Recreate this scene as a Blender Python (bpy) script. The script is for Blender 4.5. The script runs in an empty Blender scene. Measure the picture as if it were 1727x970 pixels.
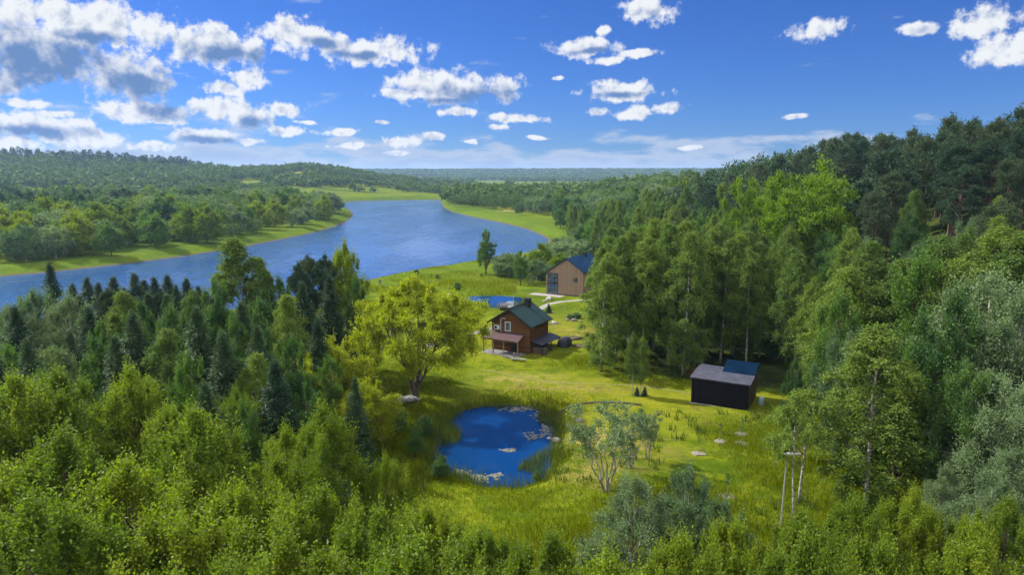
import bpy, math, random
import numpy as np
from mathutils import Vector, Matrix, Euler
SC = bpy.context.scene
COL = SC.collection
R = math.radians
rng = np.random.default_rng(7)

# ------------------------------------------------------------------ camera, sky, sun, exposure
CAM_Z, PITCH, FPX = 26.0, R(9.5), 1151.0
CT, ST = math.cos(PITCH), math.sin(PITCH)
cam_d = bpy.data.cameras.new('camera'); cam = bpy.data.objects.new('camera', cam_d); COL.objects.link(cam)
cam.location = (0, 0, CAM_Z); cam.rotation_euler = (R(90) - PITCH, 0, 0)
cam_d.sensor_width = 36; cam_d.lens = 24.0; cam_d.clip_start = 0.5; cam_d.clip_end = 30000
SC.camera = cam
SUN_AZ, SUN_EL = R(-62), R(41)          # azimuth from +Y towards +X
SUN = Vector((math.sin(SUN_AZ)*math.cos(SUN_EL), math.cos(SUN_AZ)*math.cos(SUN_EL), math.sin(SUN_EL)))
sd = bpy.data.lights.new('sun', 'SUN'); sd.energy = 4.2; sd.angle = R(0.5); sd.color = (1.0, 0.94, 0.82)
so = bpy.data.objects.new('sun', sd); COL.objects.link(so); so.rotation_euler = SUN.to_track_quat('Z', 'Y').to_euler()
SC.view_settings.view_transform = 'Standard'; SC.view_settings.look = 'None'
SC.view_settings.exposure = 1.2; SC.view_settings.gamma = 1; SC.view_settings.use_curve_mapping = False
SC.render.engine = 'CYCLES'
cy = SC.cycles
cy.use_denoising = True
cy.max_bounces = 6; cy.diffuse_bounces = 4; cy.glossy_bounces = 2; cy.transmission_bounces = 3
cy.volume_bounces = 0; cy.transparent_max_bounces = 4; cy.caustics_reflective = False; cy.caustics_refractive = False
cy.use_adaptive_sampling = True; cy.adaptive_threshold = 0.02
cy.sample_clamp_indirect = 4

def N(nt, t, **kw):
    n = nt.nodes.new(t)
    for k, v in kw.items():
        if k.startswith('i_'):
            key = k[2:]
            n.inputs[int(key) if key.isdigit() else key].default_value = v
        else: setattr(n, k, v)
    return n
def math_n(nt, op, a, b=None, c=None, clamp=False):
    n = nt.nodes.new('ShaderNodeMath'); n.operation = op; n.use_clamp = clamp
    for i, v in enumerate((a, b, c)):
        if v is None: continue
        if isinstance(v, (int, float)): n.inputs[i].default_value = v
        else: nt.links.new(v, n.inputs[i])
    return n.outputs[0]
def mix_c(nt, fac, a, b, blend='MIX'):
    n = nt.nodes.new('ShaderNodeMix'); n.data_type = 'RGBA'; n.blend_type = blend
    for sock, v in ((n.inputs[0], fac), (n.inputs[6], a), (n.inputs[7], b)):
        if isinstance(v, (int, float)): sock.default_value = v
        elif isinstance(v, tuple): sock.default_value = (*v[:3], 1)
        else: nt.links.new(v, sock)
    return n.outputs[2]
def smooth_n(nt, v, lo, hi, a=0.0, b=1.0):
    n = nt.nodes.new('ShaderNodeMapRange'); n.interpolation_type = 'SMOOTHSTEP'
    nt.links.new(v, n.inputs[0])
    for i, x in enumerate((lo, hi, a, b)): n.inputs[i+1].default_value = x
    return n.outputs[0]

def ray(px, py):
    u = (px - 863.5)/FPX; v = (485 - py)/FPX
    return np.array([u, CT + v*ST, -ST + v*CT])

world = bpy.data.worlds.new('World'); SC.world = world; world.use_nodes = True
def build_sky():
    nt = world.node_tree; nt.nodes.clear(); L = nt.links
    out = N(nt, 'ShaderNodeOutputWorld')
    sky = N(nt, 'ShaderNodeTexSky', sky_type='NISHITA', sun_disc=False)
    sky.sun_elevation = SUN_EL; sky.sun_rotation = SUN_AZ
    sky.altitude = 600; sky.air_density = 1.0; sky.dust_density = 0.35; sky.ozone_density = 4.0
    hs = N(nt, 'ShaderNodeHueSaturation', i_Saturation=1.1); L.new(sky.outputs[0], hs.inputs['Color'])
    pol = mix_c(nt, 1.0, hs.outputs[0], (0.205, 0.355, 0.69), 'MULTIPLY')
    bg = N(nt, 'ShaderNodeBackground', i_Strength=0.071); L.new(pol, bg.inputs[0])
    tc = N(nt, 'ShaderNodeTexCoord')
    sep = N(nt, 'ShaderNodeSeparateXYZ'); L.new(tc.outputs['Generated'], sep.inputs[0])
    az = math_n(nt, 'ARCTAN2', sep.outputs[0], sep.outputs[1])
    el = math_n(nt, 'ARCSINE', sep.outputs[2])
    cb = N(nt, 'ShaderNodeCombineXYZ'); L.new(az, cb.inputs[0]); L.new(el, cb.inputs[1])
    P = cb.outputs[0]
    # turbulence: wobble the lookup, then billow the edge
    nz = N(nt, 'ShaderNodeTexNoise', i_Scale=42.0, i_Detail=8.0, i_Roughness=0.62); nz.noise_dimensions = '2D'
    L.new(P, nz.inputs['Vector'])
    po = N(nt, 'ShaderNodeVectorMath', operation='ADD'); L.new(P, po.inputs[0]); po.inputs[1].default_value = (-0.006, 0.009, 0)
    nz2 = N(nt, 'ShaderNodeTexNoise', i_Scale=42.0, i_Detail=4.0, i_Roughness=0.55); nz2.noise_dimensions = '2D'
    L.new(po.outputs[0], nz2.inputs['Vector'])
    vb = N(nt, 'ShaderNodeTexNoise', i_Scale=11.0, i_Detail=2.0, i_Roughness=0.5); vb.noise_dimensions = '2D'
    L.new(P, vb.inputs['Vector'])
    def blobs(rows, p):
        acc = None
        for (px, py, w, h) in rows:
            r = ray(px, py); r = r/np.linalg.norm(r)
            a0 = math.atan2(r[0], r[1]); e0 = math.asin(r[2])
            s = N(nt, 'ShaderNodeVectorMath', operation='MULTIPLY_ADD')
            L.new(p, s.inputs[0]); kx = 2*FPX/w*0.93; ky = 2*FPX/h*0.93
            s.inputs[1].default_value = (kx, ky, 0); s.inputs[2].default_value = (-a0*kx, -e0*ky, 0)
            ln = N(nt, 'ShaderNodeVectorMath', operation='LENGTH'); L.new(s.outputs[0], ln.inputs[0])
            acc = ln.outputs['Value'] if acc is None else math_n(nt, 'SMOOTH_MIN' if False else 'MINIMUM', acc, ln.outputs['Value'])
        return math_n(nt, 'SUBTRACT', 1.0, acc)
    wob = N(nt, 'ShaderNodeVectorMath', operation='MULTIPLY_ADD')
    L.new(vb.outputs['Color'], wob.inputs[0]); wob.inputs[1].default_value = (0.02, 0.014, 0); L.new(P, wob.inputs[2])
    wob2 = N(nt, 'ShaderNodeVectorMath', operation='SUBTRACT'); L.new(wob.outputs[0], wob2.inputs[0]); wob2.inputs[1].default_value = (0.010, 0.007, 0)
    PW = wob2.outputs[0]
    clouds = [(150,38,250,84),(60,14,120,50),(40,72,150,70),(70,100,230,72),(205,122,160,80),(10,140,80,50),(358,77,180,68),(498,58,118,56),(615,85,215,54),(420,132,66,36),(372,150,70,22),
              (245,188,150,40),(375,182,110,46),(432,195,70,44),(487,184,66,26),(745,148,190,66),(850,152,66,46),(690,160,110,26),(770,190,74,18),
              (1092,18,88,44),(990,78,128,34),(1028,101,62,18),(1083,88,68,17),(1050,155,134,42),(1068,193,70,24),(1125,186,70,20),(1008,190,48,15),(872,199,100,19),(836,214,46,11),
              (1386,48,90,40),(1658,36,96,50),(1700,82,96,52),(1555,47,66,20),(1019,50,26,20),(937,131,26,9),(1340,196,40,9),
              (40,210,200,40),(130,232,150,34),(570,223,74,15),(480,222,64,22),(350,232,130,28),(680,237,70,22),(735,232,40,16),(60,172,50,16),(795,238,30,10),(30,172,70,16),(270,205,60,10),(640,205,30,7),(90,190,60,12),(520,206,40,8),(905,232,50,9),(1160,248,60,9),(420,236,50,14),(20,240,120,24),(260,246,90,20),(590,248,60,12),(670,256,50,10),
              (-120,60,220,90),(-150,180,240,70),(1850,120,120,40),(1820,30,90,40),(300,-60,260,60),(760,-90,200,50),(1300,-120,220,60)]
    cores = [(55,106,190,62),(225,138,100,40),(372,90,110,22),(150,62,90,16),(540,72,40,14),(800,162,110,26),(600,92,70,14),(280,188,60,24),(432,205,50,18),(760,172,120,10),
             (40,222,120,16),(1040,163,70,10),(1000,84,60,9),(350,236,70,10)]
    d = blobs(clouds, PW)
    nzc = math_n(nt, 'MULTIPLY_ADD', nz.outputs[0], 1.9, -0.98)
    dens = math_n(nt, 'ADD', d, nzc)
    alpha = smooth_n(nt, dens, 0.02, 0.50)
    # low bank of far clouds towards the horizon
    st = N(nt, 'ShaderNodeVectorMath', operation='MULTIPLY'); L.new(P, st.inputs[0]); st.inputs[1].default_value = (9, 34, 1)
    nb = N(nt, 'ShaderNodeTexNoise', i_Scale=1.0, i_Detail=7.0, i_Roughness=0.6); nb.noise_dimensions = '2D'; L.new(st.outputs[0], nb.inputs['Vector'])
    band = smooth_n(nt, el, R(0.3), R(4.6), 0.19, -0.20)
    bank = math_n(nt, 'ADD', nb.outputs[0], band)
    west = smooth_n(nt, az, R(-40), R(25), 0.06, -0.05)
    bank = math_n(nt, 'ADD', bank, west)
    balpha = smooth_n(nt, bank, 0.42, 0.64, 0, 0.8)
    core = blobs(cores, PW)
    nzs = math_n(nt, 'MULTIPLY_ADD', nz2.outputs[0], 2.6, -1.3)
    shade = smooth_n(nt, math_n(nt, 'ADD', core, nzs), -0.75, 0.75)
    rel = math_n(nt, 'SUBTRACT', nz2.outputs[0], nz.outputs[0])
    thick = smooth_n(nt, math_n(nt, 'MULTIPLY_ADD', rel, 1.6, math_n(nt, 'MULTIPLY', dens, 0.22)), 0.0, 0.75, 0, 0.75)
    sh = math_n(nt, 'MAXIMUM', shade, thick)
    ccol = mix_c(nt, sh, (0.385, 0.395, 0.41), (0.062, 0.114, 0.232))
    # unseen bright cloud cover over and behind the viewer, added for fill light
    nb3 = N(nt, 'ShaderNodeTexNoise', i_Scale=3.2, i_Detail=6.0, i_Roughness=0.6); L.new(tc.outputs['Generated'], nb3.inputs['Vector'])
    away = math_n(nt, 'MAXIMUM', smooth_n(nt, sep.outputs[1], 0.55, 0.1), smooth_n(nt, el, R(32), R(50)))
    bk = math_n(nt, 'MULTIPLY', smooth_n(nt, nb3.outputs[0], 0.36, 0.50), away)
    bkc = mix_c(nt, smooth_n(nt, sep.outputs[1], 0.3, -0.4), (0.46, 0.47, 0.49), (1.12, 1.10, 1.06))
    bcol = mix_c(nt, smooth_n(nt, bank, 0.55, 0.85), (0.25, 0.28, 0.34), (0.17, 0.21, 0.30))
    b1 = N(nt, 'ShaderNodeBackground', i_Strength=1.0); L.new(bcol, b1.inputs[0])
    b2 = N(nt, 'ShaderNodeBackground', i_Strength=1.0); L.new(ccol, b2.inputs[0])
    m1 = N(nt, 'ShaderNodeMixShader'); L.new(balpha, m1.inputs[0]); L.new(bg.outputs[0], m1.inputs[1]); L.new(b1.outputs[0], m1.inputs[2])
    m2 = N(nt, 'ShaderNodeMixShader'); L.new(alpha, m2.inputs[0]); L.new(m1.outputs[0], m2.inputs[1]); L.new(b2.outputs[0], m2.inputs[2])
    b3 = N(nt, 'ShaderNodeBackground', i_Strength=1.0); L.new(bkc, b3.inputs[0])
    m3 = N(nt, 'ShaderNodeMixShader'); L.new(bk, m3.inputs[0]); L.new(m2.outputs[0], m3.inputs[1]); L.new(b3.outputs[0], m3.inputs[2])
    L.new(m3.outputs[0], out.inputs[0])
build_sky()
world.cycles.sampling_method = 'MANUAL'; world.cycles.sample_map_resolution = 512

# ------------------------------------------------------------------ helpers
def norm(a):
    return a/np.maximum(np.linalg.norm(a, axis=-1, keepdims=True), 1e-9)
class G:
    """collects vertices and faces"""
    def __init__(s): s.V = []; s.Q = []; s.T = []; s.MQ = []; s.MT = []; s.n = 0
    def add(s, V, Q=None, T=None, m=0):
        V = np.asarray(V, float).reshape(-1, 3)
        if Q is not None and len(Q): s.Q.append(np.asarray(Q) + s.n); s.MQ.append(np.full(len(Q), m))
        if T is not None and len(T): s.T.append(np.asarray(T) + s.n); s.MT.append(np.full(len(T), m))
        s.V.append(V); s.n += len(V)
    def merge(s, g, m=0):
        if g.n:
            V, Q, T = g.arr(); s.add(V, Q, T, m)
    def arr(s):
        return (np.concatenate(s.V) if s.V else np.zeros((0, 3)), np.concatenate(s.Q) if s.Q else np.zeros((0, 4), int), np.concatenate(s.T) if s.T else np.zeros((0, 3), int))
    def mesh(s, name, mats, smooth=False):
        V, Q, T = s.arr()
        me = bpy.data.meshes.new(name)
        me.vertices.add(len(V)); me.vertices.foreach_set('co', V.astype(np.float32).ravel())
        nl = Q.size + T.size; me.loops.add(nl)
        me.loops.foreach_set('vertex_index', np.concatenate([Q.ravel(), T.ravel()]).astype(np.int32))
        me.polygons.add(len(Q) + len(T))
        ls = np.concatenate([np.arange(len(Q))*4, Q.size + np.arange(len(T))*3]).astype(np.int32)
        me.polygons.foreach_set('loop_start', ls)
        mi = np.concatenate(s.MQ + s.MT) if (s.MQ or s.MT) else np.zeros(0)
        for m in (mats if isinstance(mats, (list, tuple)) else [mats]): me.materials.append(m)
        me.polygons.foreach_set('material_index', mi.astype(np.int32))
        me.polygons.foreach_set('use_smooth', np.full(len(Q)+len(T), smooth))
        me.update(calc_edges=True)
        return me
    # --- shapes
    def box(s, c, size, rz=0.0, m=0, tilt=None):
        x, y, z = [v/2 for v in size]
        V = np.array([[-x,-y,-z],[x,-y,-z],[x,y,-z],[-x,y,-z],[-x,-y,z],[x,-y,z],[x,y,z],[-x,y,z]])
        if tilt is not None: V = V @ np.array(Euler(tilt).to_matrix()).T
        if rz: V = V @ np.array(Matrix.Rotation(rz, 3, 'Z')).T
        s.add(V + np.array(c), [[0,3,2,1],[4,5,6,7],[0,1,5,4],[1,2,6,5],[2,3,7,6],[3,0,4,7]], m=m)
    def tube(s, pts, rad, k=6, m=0, cap=True):
        pts = np.asarray(pts, float); n = len(pts)
        rad = np.full(n, rad) if np.isscalar(rad) else np.asarray(rad, float)
        t = np.gradient(pts, axis=0); t = norm(t)
        ref = np.where(np.abs(t[:, 2:3]) > 0.9, np.array([[1., 0, 0]]), np.array([[0., 0, 1]]))
        a = norm(np.cross(t, ref)); b = np.cross(t, a)
        ang = np.arange(k)*2*math.pi/k
        V = pts[:, None, :] + rad[:, None, None]*(np.cos(ang)[None, :, None]*a[:, None, :] + np.sin(ang)[None, :, None]*b[:, None, :])
        i = np.arange(n-1)[:, None]*k; j = np.arange(k)[None, :]; j2 = (j+1) % k
        Q = np.stack([i+j, i+j2, i+k+j2, i+k+j], -1).reshape(-1, 4)
        T = []
        V = V.reshape(-1, 3)
        if cap:
            V = np.concatenate([V, pts[:1], pts[-1:]]); b0, b1 = n*k, n*k+1
            for q in range(k):
                T += [[b0, (q+1) % k, q], [b1, (n-1)*k+q, (n-1)*k+(q+1) % k]]
        s.add(V, Q, T, m=m)
    def prism(s, poly, y0, y1, m=0):
        """polygon in XZ extruded along Y"""
        n = len(poly); p = np.array(poly)
        A = np.stack([p[:, 0], np.full(n, y0), p[:, 1]], 1); B = A.copy(); B[:, 1] = y1
        Q = [[i, (i+1) % n, n+(i+1) % n, n+i] for i in range(n)]
        T = [[0, i+1, i] for i in range(1, n-1)] + [[n, n+i, n+i+1] for i in range(1, n-1)]
        s.add(np.concatenate([A, B]), Q, T, m=m)
    def rock(s, c, r, seed, m=0, sub=2):
        V, T = ico(sub)
        g = np.random.default_rng(seed)
        K = norm(g.normal(size=(7, 3))); o = g.uniform(0.62, 1.0, 7)
        d = np.ones(len(V))
        for k, q in zip(K, o):
            dt = V @ k
            d = np.minimum(d, np.where(dt > 0.2, q/np.maximum(dt, 0.2), 9))
        s.add(V*d[:, None]*np.array(r) + np.array(c), T=T, m=m)
_ico = {}
def ico(sub):
    if sub in _ico: return _ico[sub]
    p = (1+5**.5)/2
    V = [(-1,p,0),(1,p,0),(-1,-p,0),(1,-p,0),(0,-1,p),(0,1,p),(0,-1,-p),(0,1,-p),(p,0,-1),(p,0,1),(-p,0,-1),(-p,0,1)]
    V = [list(np.array(v)/np.linalg.norm(v)) for v in V]
    F = [(0,11,5),(0,5,1),(0,1,7),(0,7,10),(0,10,11),(1,5,9),(5,11,4),(11,10,2),(10,7,6),(7,1,8),(3,9,4),(3,4,2),(3,2,6),(3,6,8),(3,8,9),(4,9,5),(2,4,11),(6,2,10),(8,6,7),(9,8,1)]
    for _ in range(sub):
        mid = {}; F2 = []
        def m(a, b):
            k = (min(a, b), max(a, b))
            if k not in mid:
                v = np.array(V[a])+np.array(V[b]); V.append(list(v/np.linalg.norm(v))); mid[k] = len(V)-1
            return mid[k]
        for a, b, c in F:
            x, y, z = m(a, b), m(b, c), m(c, a); F2 += [(a,x,z),(b,y,x),(c,z,y),(x,y,z)]
        F = F2
    _ico[sub] = (np.array(V), np.array(F)); return _ico[sub]

def link(name, data, parent=None, loc=None, rz=0.0):
    o = bpy.data.objects.new(name, data); COL.objects.link(o)
    if parent is not None: o.parent = parent
    if loc is not None: o.location = loc
    if rz: o.rotation_euler = (0, 0, rz)
    return o
def tag(o, label=None, cat=None, group=None, kind=None):
    for k, v in (('label', label), ('category', cat), ('group', group), ('kind', kind)):
        if v: o[k] = v
    return o
def thing(name, label, cat, loc=(0, 0, 0), rz=0.0, group=None):
    return tag(link(name, None, None, loc, rz), label, cat, group)
def part(name, g, mats, parent, smooth=False, label=None):
    o = link(name, g.mesh(name, mats, smooth), parent)
    if label: o['label'] = label
    return o

# ------------------------------------------------------------------ terrain
def S(x): x = np.clip(x, 0, 1); return x*x*(3-2*x)
def at_plane(px, py, z):
    r = ray(px, py); t = (z - CAM_Z)/r[2]; return np.array([r[0]*t, r[1]*t])
RIV = -5.0
_near = [at_plane(x, y, RIV) for x, y in ((930,404),(926,413),(905,423),(870,431),(838,440),(760,450),(700,459),(640,470),(600,479))]
_left = [at_plane(x, y, RIV) for x, y in ((0,466),(90,458),(200,446),(300,433),(380,421),(460,406),(520,394),(560,383),(585,372),(594,362),(588,353),(570,348),(548,346))]
_right = [at_plane(x, y, RIV) for x, y in ((742,336.5),(750,350),(765,358),(800,366),(850,376),(890,386),(915,396))]
river_poly = np.array([*_near, (-62, 136), (-105, 118), (-165, 92), (-260, 40), (-420, -60), (-560, 20), (-330, 130), *_left, (-330, 690), (-560, 720), (-560, 850), (-300, 830), *[at_plane(x, y, RIV) for x, y in ((560,340.5),(620,338),(690,337))], *_right])
def sdist(P, poly):
    """signed distance to a closed polygon, negative inside"""
    x, y = P[:, 0], P[:, 1]; d = np.full(len(P), 1e18); ins = np.zeros(len(P), bool)
    n = len(poly)
    for i in range(n):
        a, b = poly[i], poly[(i+1) % n]
        e = b - a; w = P - a
        t = np.clip((w @ e)/(e @ e), 0, 1)
        q = w - t[:, None]*e
        d = np.minimum(d, (q*q).sum(1))
        c = (a[1] > y) != (b[1] > y)
        ins ^= c & (x < (b[0]-a[0])*(y-a[1])/((b[1]-a[1]) if b[1] != a[1] else 1e-9) + a[0])
    d = np.sqrt(d); return np.where(ins, -d, d)
def wav(x, y, s, k=0):
    return (np.sin(x/s*1.3+k)*np.cos(y/s*1.1+2*k) + np.sin((x+y)/s*0.73+3.1+k) + np.sin((x*0.6-y)/s*0.91+k*1.7))/3
POND_Z, FPOND_Z = -0.75, -1.75
pond_poly = np.array([at_plane(x, y, POND_Z) for x, y in ((776,694),(810,686),(855,683),(895,687),(925,698),(938,718),(936,750),(932,785),(915,812),(870,826),(820,826),(775,812),(750,800),(728,776),(733,742),(752,714))])
fpond_poly = np.array([at_plane(x, y, FPOND_Z) for x, y in ((772,503),(800,500),(840,499),(878,502),(888,508),(880,517),(850,520),(800,520),(774,516))])
def toe(Y):
    return np.interp(Y, [0, 35, 50, 65, 76, 84, 88, 120, 135, 150, 172, 186, 250, 300, 400, 600], [36, 34, 33, 37, 37, 24, 14, 15, 20, 25, 30, 22, 24, 24, 30, 60])
def hgt(x, y):
    x = np.asarray(x, float); y = np.asarray(y, float); shp = np.broadcast(x, y).shape
    x = np.broadcast_to(x, shp).ravel(); y = np.broadcast_to(y, shp).ravel()
    P = np.stack([x, y], 1)
    h = -1.6*S((y-105)/45) - 1.2*S((y-150)/40)
    h = np.minimum(h, -3.0*S((-x-45)/70)) + 0
    # right-hand ridge
    ridge = 21.5*S((x - 36 - 0.04*np.maximum(y-200, 0))/78)*(1 - 0.55*S((y-260)/500))*(1-S((y-650)/500))
    ridge *= S((y+40)/60)
    h = h + ridge
    # hill country beyond the river
    hill = np.interp(x/np.maximum(y, 60), [-1.2, -.75, -.62, -.49, -.40, -.34, -.29, -.23, -.177, -.1, .02], [70, 63, 56, 43, 32, 33, 39, 25, 13, 5, 0])*np.exp(-((y-1420)/380)**2)*(1+0.10*wav(x, y, 260))*S((y-500)/300)
    
    far = (40+6*wav(x, y, 900))*S((y-2800)/1500)
    h = h + hill + far
    h = h + 0.22*wav(x, y, 9) + 0.12*wav(x, y, 3.7, 2)
    m = (np.abs(x) < 900) & (y > -200) & (y < 1000)
    sd_ = np.full(len(x), 1e3)
    if m.any(): sd_[m] = sdist(P[m], river_poly)
    k = S(sd_/9)
    h = np.where(sd_ > 0, (RIV+0.25)*(1-k) + np.maximum(h, RIV+0.8)*k, RIV + 0.25 - 2.0*S(-sd_/6))
    m = (np.abs(x) < 40) & (y > 30) & (y < 180)
    if m.any():
        for poly, z, wd in ((pond_poly, POND_Z, 2.2), (fpond_poly, FPOND_Z, 3.0)):
            s2 = sdist(P[m], poly); k = S(s2/wd)
            h[m] = np.where(s2 > 0, (z+0.02)*(1-k) + h[m]*k, z + 0.02 - 0.9*S(-s2/2))
    return h.reshape(shp)
def H1(x, y): return float(hgt(np.array([x]), np.array([y]))[0])
def at(px, py, dz=0.0):
    """point of the terrain under a line of sight"""
    z = 0.0
    for _ in range(12):
        p = at_plane(px, py, z + dz); z = H1(p[0], p[1])
    return np.array([p[0], p[1], z])
def spot(px, Y, zmid=6.0):
    return (px - 863.5)/FPX*(Y*CT + (CAM_Z - zmid)*ST)
def ztop(py, Y):
    v = (485-py)/FPX; return CAM_Z + Y*(-ST + v*CT)/(CT + v*ST)

# ------------------------------------------------------------------ materials
def new_mat(name):
    m = bpy.data.materials.new(name); m.use_nodes = True
    nt = m.node_tree; nt.nodes.clear()
    out = N(nt, 'ShaderNodeOutputMaterial')
    return m, nt, out
def plain(name, col, rough=0.6, noise=0.15, scale=3.0, metal=0.0, spec=0.4, stretch=None, bump=0.0):
    m, nt, out = new_mat(name); L = nt.links
    p = N(nt, 'ShaderNodeBsdfPrincipled', i_Roughness=rough, i_Metallic=metal)
    p.inputs['Specular IOR Level'].default_value = spec
    tc = N(nt, 'ShaderNodeTexCoord')
    nz = N(nt, 'ShaderNodeTexNoise', i_Scale=scale, i_Detail=5.0, i_Roughness=0.65)
    if stretch:
        v = N(nt, 'ShaderNodeVectorMath', operation='MULTIPLY'); v.inputs[1].default_value = stretch
        L.new(tc.outputs['Object'], v.inputs[0]); L.new(v.outputs[0], nz.inputs['Vector'])
    else: L.new(tc.outputs['Object'], nz.inputs['Vector'])
    f = smooth_n(nt, nz.outputs[0], 0.3, 0.7)
    c = mix_c(nt, f, tuple(max(0, v*(1-noise)) for v in col), tuple(min(1, v*(1+noise)) for v in col))
    L.new(c, p.inputs['Base Color'])
    if bump:
        b = N(nt, 'ShaderNodeBump', i_Strength=bump, i_Distance=0.05); L.new(nz.outputs[0], b.inputs['Height']); L.new(b.outputs[0], p.inputs['Normal'])
    L.new(p.outputs[0], out.inputs[0]); return m
def boards(name, col, axis, width, noise=0.25, gap=0.35, rough=0.7):
    """boards: each board its own tone, narrow dark joints"""
    m, nt, out = new_mat(name); L = nt.links
    p = N(nt, 'ShaderNodeBsdfPrincipled', i_Roughness=rough); p.inputs['Specular IOR Level'].default_value = 0.25 if 'roof' in name else 0.08
    tc = N(nt, 'ShaderNodeTexCoord'); sp = N(nt, 'ShaderNodeSeparateXYZ'); L.new(tc.outputs['Object'], sp.inputs[0])
    if axis == 'XY': v = math_n(nt, 'ADD', sp.outputs[0], sp.outputs[1])
    else: v = sp.outputs['XYZ'.index(axis)]
    u = math_n(nt, 'DIVIDE', v, width); fl = math_n(nt, 'FLOOR', u); fr = math_n(nt, 'FRACT', u)
    wn = N(nt, 'ShaderNodeTexWhiteNoise', noise_dimensions='1D'); L.new(fl, wn.inputs['W'])
    nz = N(nt, 'ShaderNodeTexNoise', i_Scale=2.0, i_Detail=5.0); L.new(tc.outputs['Object'], nz.inputs['Vector'])
    t = math_n(nt, 'MULTIPLY_ADD', nz.outputs[0], 0.6, math_n(nt, 'MULTIPLY', wn.outputs[0], 0.6))
    c = mix_c(nt, smooth_n(nt, t, 0.2, 0.9), tuple(v*(1-noise) for v in col), tuple(min(1, v*(1+noise)) for v in col))
    e = smooth_n(nt, fr, 0.0, 0.1, 1-gap, 1.0)
    c = mix_c(nt, 1.0, c, e, 'MULTIPLY') if False else mix_c(nt, e, tuple(v*0.35 for v in col), c)
    L.new(c, p.inputs['Base Color']); L.new(p.outputs[0], out.inputs[0]); return m
def leaf_mat(name, a, b, trans=0.38, var=0.35, rough=0.55, nsc=0.45, obj=1.0, spec=0.22, con=0.9):
    m, nt, out = new_mat(name); L = nt.links
    oi = N(nt, 'ShaderNodeObjectInfo'); ge = N(nt, 'ShaderNodeNewGeometry'); tc = N(nt, 'ShaderNodeTexCoord')
    nz = N(nt, 'ShaderNodeTexNoise', i_Scale=nsc, i_Detail=2.0); L.new(ge.outputs['Position'], nz.inputs['Vector'])
    t = math_n(nt, 'MULTIPLY_ADD', nz.outputs[0], con, math_n(nt, 'MULTIPLY_ADD', oi.outputs['Random'], obj, -0.45 - 0.5*(obj-1)))
    c = mix_c(nt, smooth_n(nt, t, 0.1, 0.9), a, b)
    br = math_n(nt, 'MULTIPLY_ADD', ge.outputs['Random Per Island'], 2*var, 1-var)
    hsv = N(nt, 'ShaderNodeHueSaturation'); L.new(c, hsv.inputs['Color']); L.new(br, hsv.inputs['Value'])
    hsv.inputs['Saturation'].default_value = 1.0
    L.new(math_n(nt, 'MULTIPLY_ADD', oi.outputs['Random'], 0.024, 0.488), hsv.inputs['Hue'])
    p = N(nt, 'ShaderNodeBsdfPrincipled', i_Roughness=rough); p.inputs['Specular IOR Level'].default_value = spec
    L.new(hsv.outputs[0], p.inputs['Base Color'])
    tr = N(nt, 'ShaderNodeBsdfTranslucent')
    tcx = mix_c(nt, 1.0, hsv.outputs[0], (1.25, 1.42, 0.45), 'MULTIPLY')
    L.new(tcx, tr.inputs[0])
    mx = N(nt, 'ShaderNodeMixShader', i_0=trans) if False else N(nt, 'ShaderNodeMixShader')
    mx.inputs[0].default_value = trans
    L.new(p.outputs[0], mx.inputs[1]); L.new(tr.outputs[0], mx.inputs[2]); L.new(mx.outputs[0], out.inputs[0]); return m
def bark_mat(name, a, b, scale=4.0, stretch=(1, 1, 0.3)):
    m, nt, out = new_mat(name); L = nt.links
    p = N(nt, 'ShaderNodeBsdfPrincipled', i_Roughness=0.85); tc = N(nt, 'ShaderNodeTexCoord')
    v = N(nt, 'ShaderNodeVectorMath', operation='MULTIPLY'); v.inputs[1].default_value = stretch; L.new(tc.outputs['Object'], v.inputs[0])
    nz = N(nt, 'ShaderNodeTexNoise', i_Scale=scale, i_Detail=4.0, i_Roughness=0.7); L.new(v.outputs[0], nz.inputs['Vector'])
    L.new(mix_c(nt, smooth_n(nt, nz.outputs[0], 0.38, 0.6), a, b), p.inputs['Base Color']); L.new(p.outputs[0], out.inputs[0]); return m

LM = {
 'maple':  leaf_mat('maple_leaves', (0.086, 0.146, 0.010), (0.155, 0.196, 0.010), 0.42),
 'yellow': leaf_mat('golden_leaves', (0.190, 0.232, 0.006), (0.245, 0.268, 0.006), 0.45),
 'birch':  leaf_mat('birch_leaves', (0.070, 0.130, 0.026), (0.130, 0.180, 0.026), 0.38),
 'alder':  leaf_mat('alder_leaves', (0.038, 0.094, 0.028), (0.084, 0.150, 0.026), 0.36),
 'willow': leaf_mat('willow_leaves', (0.070, 0.128, 0.060), (0.132, 0.186, 0.092), 0.30),
 'pine':   leaf_mat('pine_needles', (0.026, 0.056, 0.034), (0.058, 0.084, 0.042), 0.18, spec=.15),
 'spruce': leaf_mat('spruce_needles', (0.020, 0.050, 0.026), (0.046, 0.084, 0.032), 0.16, spec=.15),
 'oak':    leaf_mat('oak_leaves', (0.088, 0.165, 0.008), (0.125, 0.200, 0.009), 0.42),
 'far':    leaf_mat('far_leaves', (0.012, 0.038, 0.022), (0.072, 0.118, 0.030), 0.2, var=0.3, nsc=0.045, con=2.6, spec=.05),
}
BK = {'dark': bark_mat('dark_bark', (0.035, 0.026, 0.018), (0.09, 0.07, 0.05)),
      'birch': bark_mat('birch_bark', (0.06, 0.055, 0.05), (0.34, 0.33, 0.31), 3.0, (1, 1, 1.6)),
      'pine': bark_mat('pine_bark', (0.05, 0.035, 0.026), (0.11, 0.065, 0.042)),
      'grey': bark_mat('grey_bark', (0.12, 0.11, 0.09), (0.28, 0.26, 0.22))}

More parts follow.
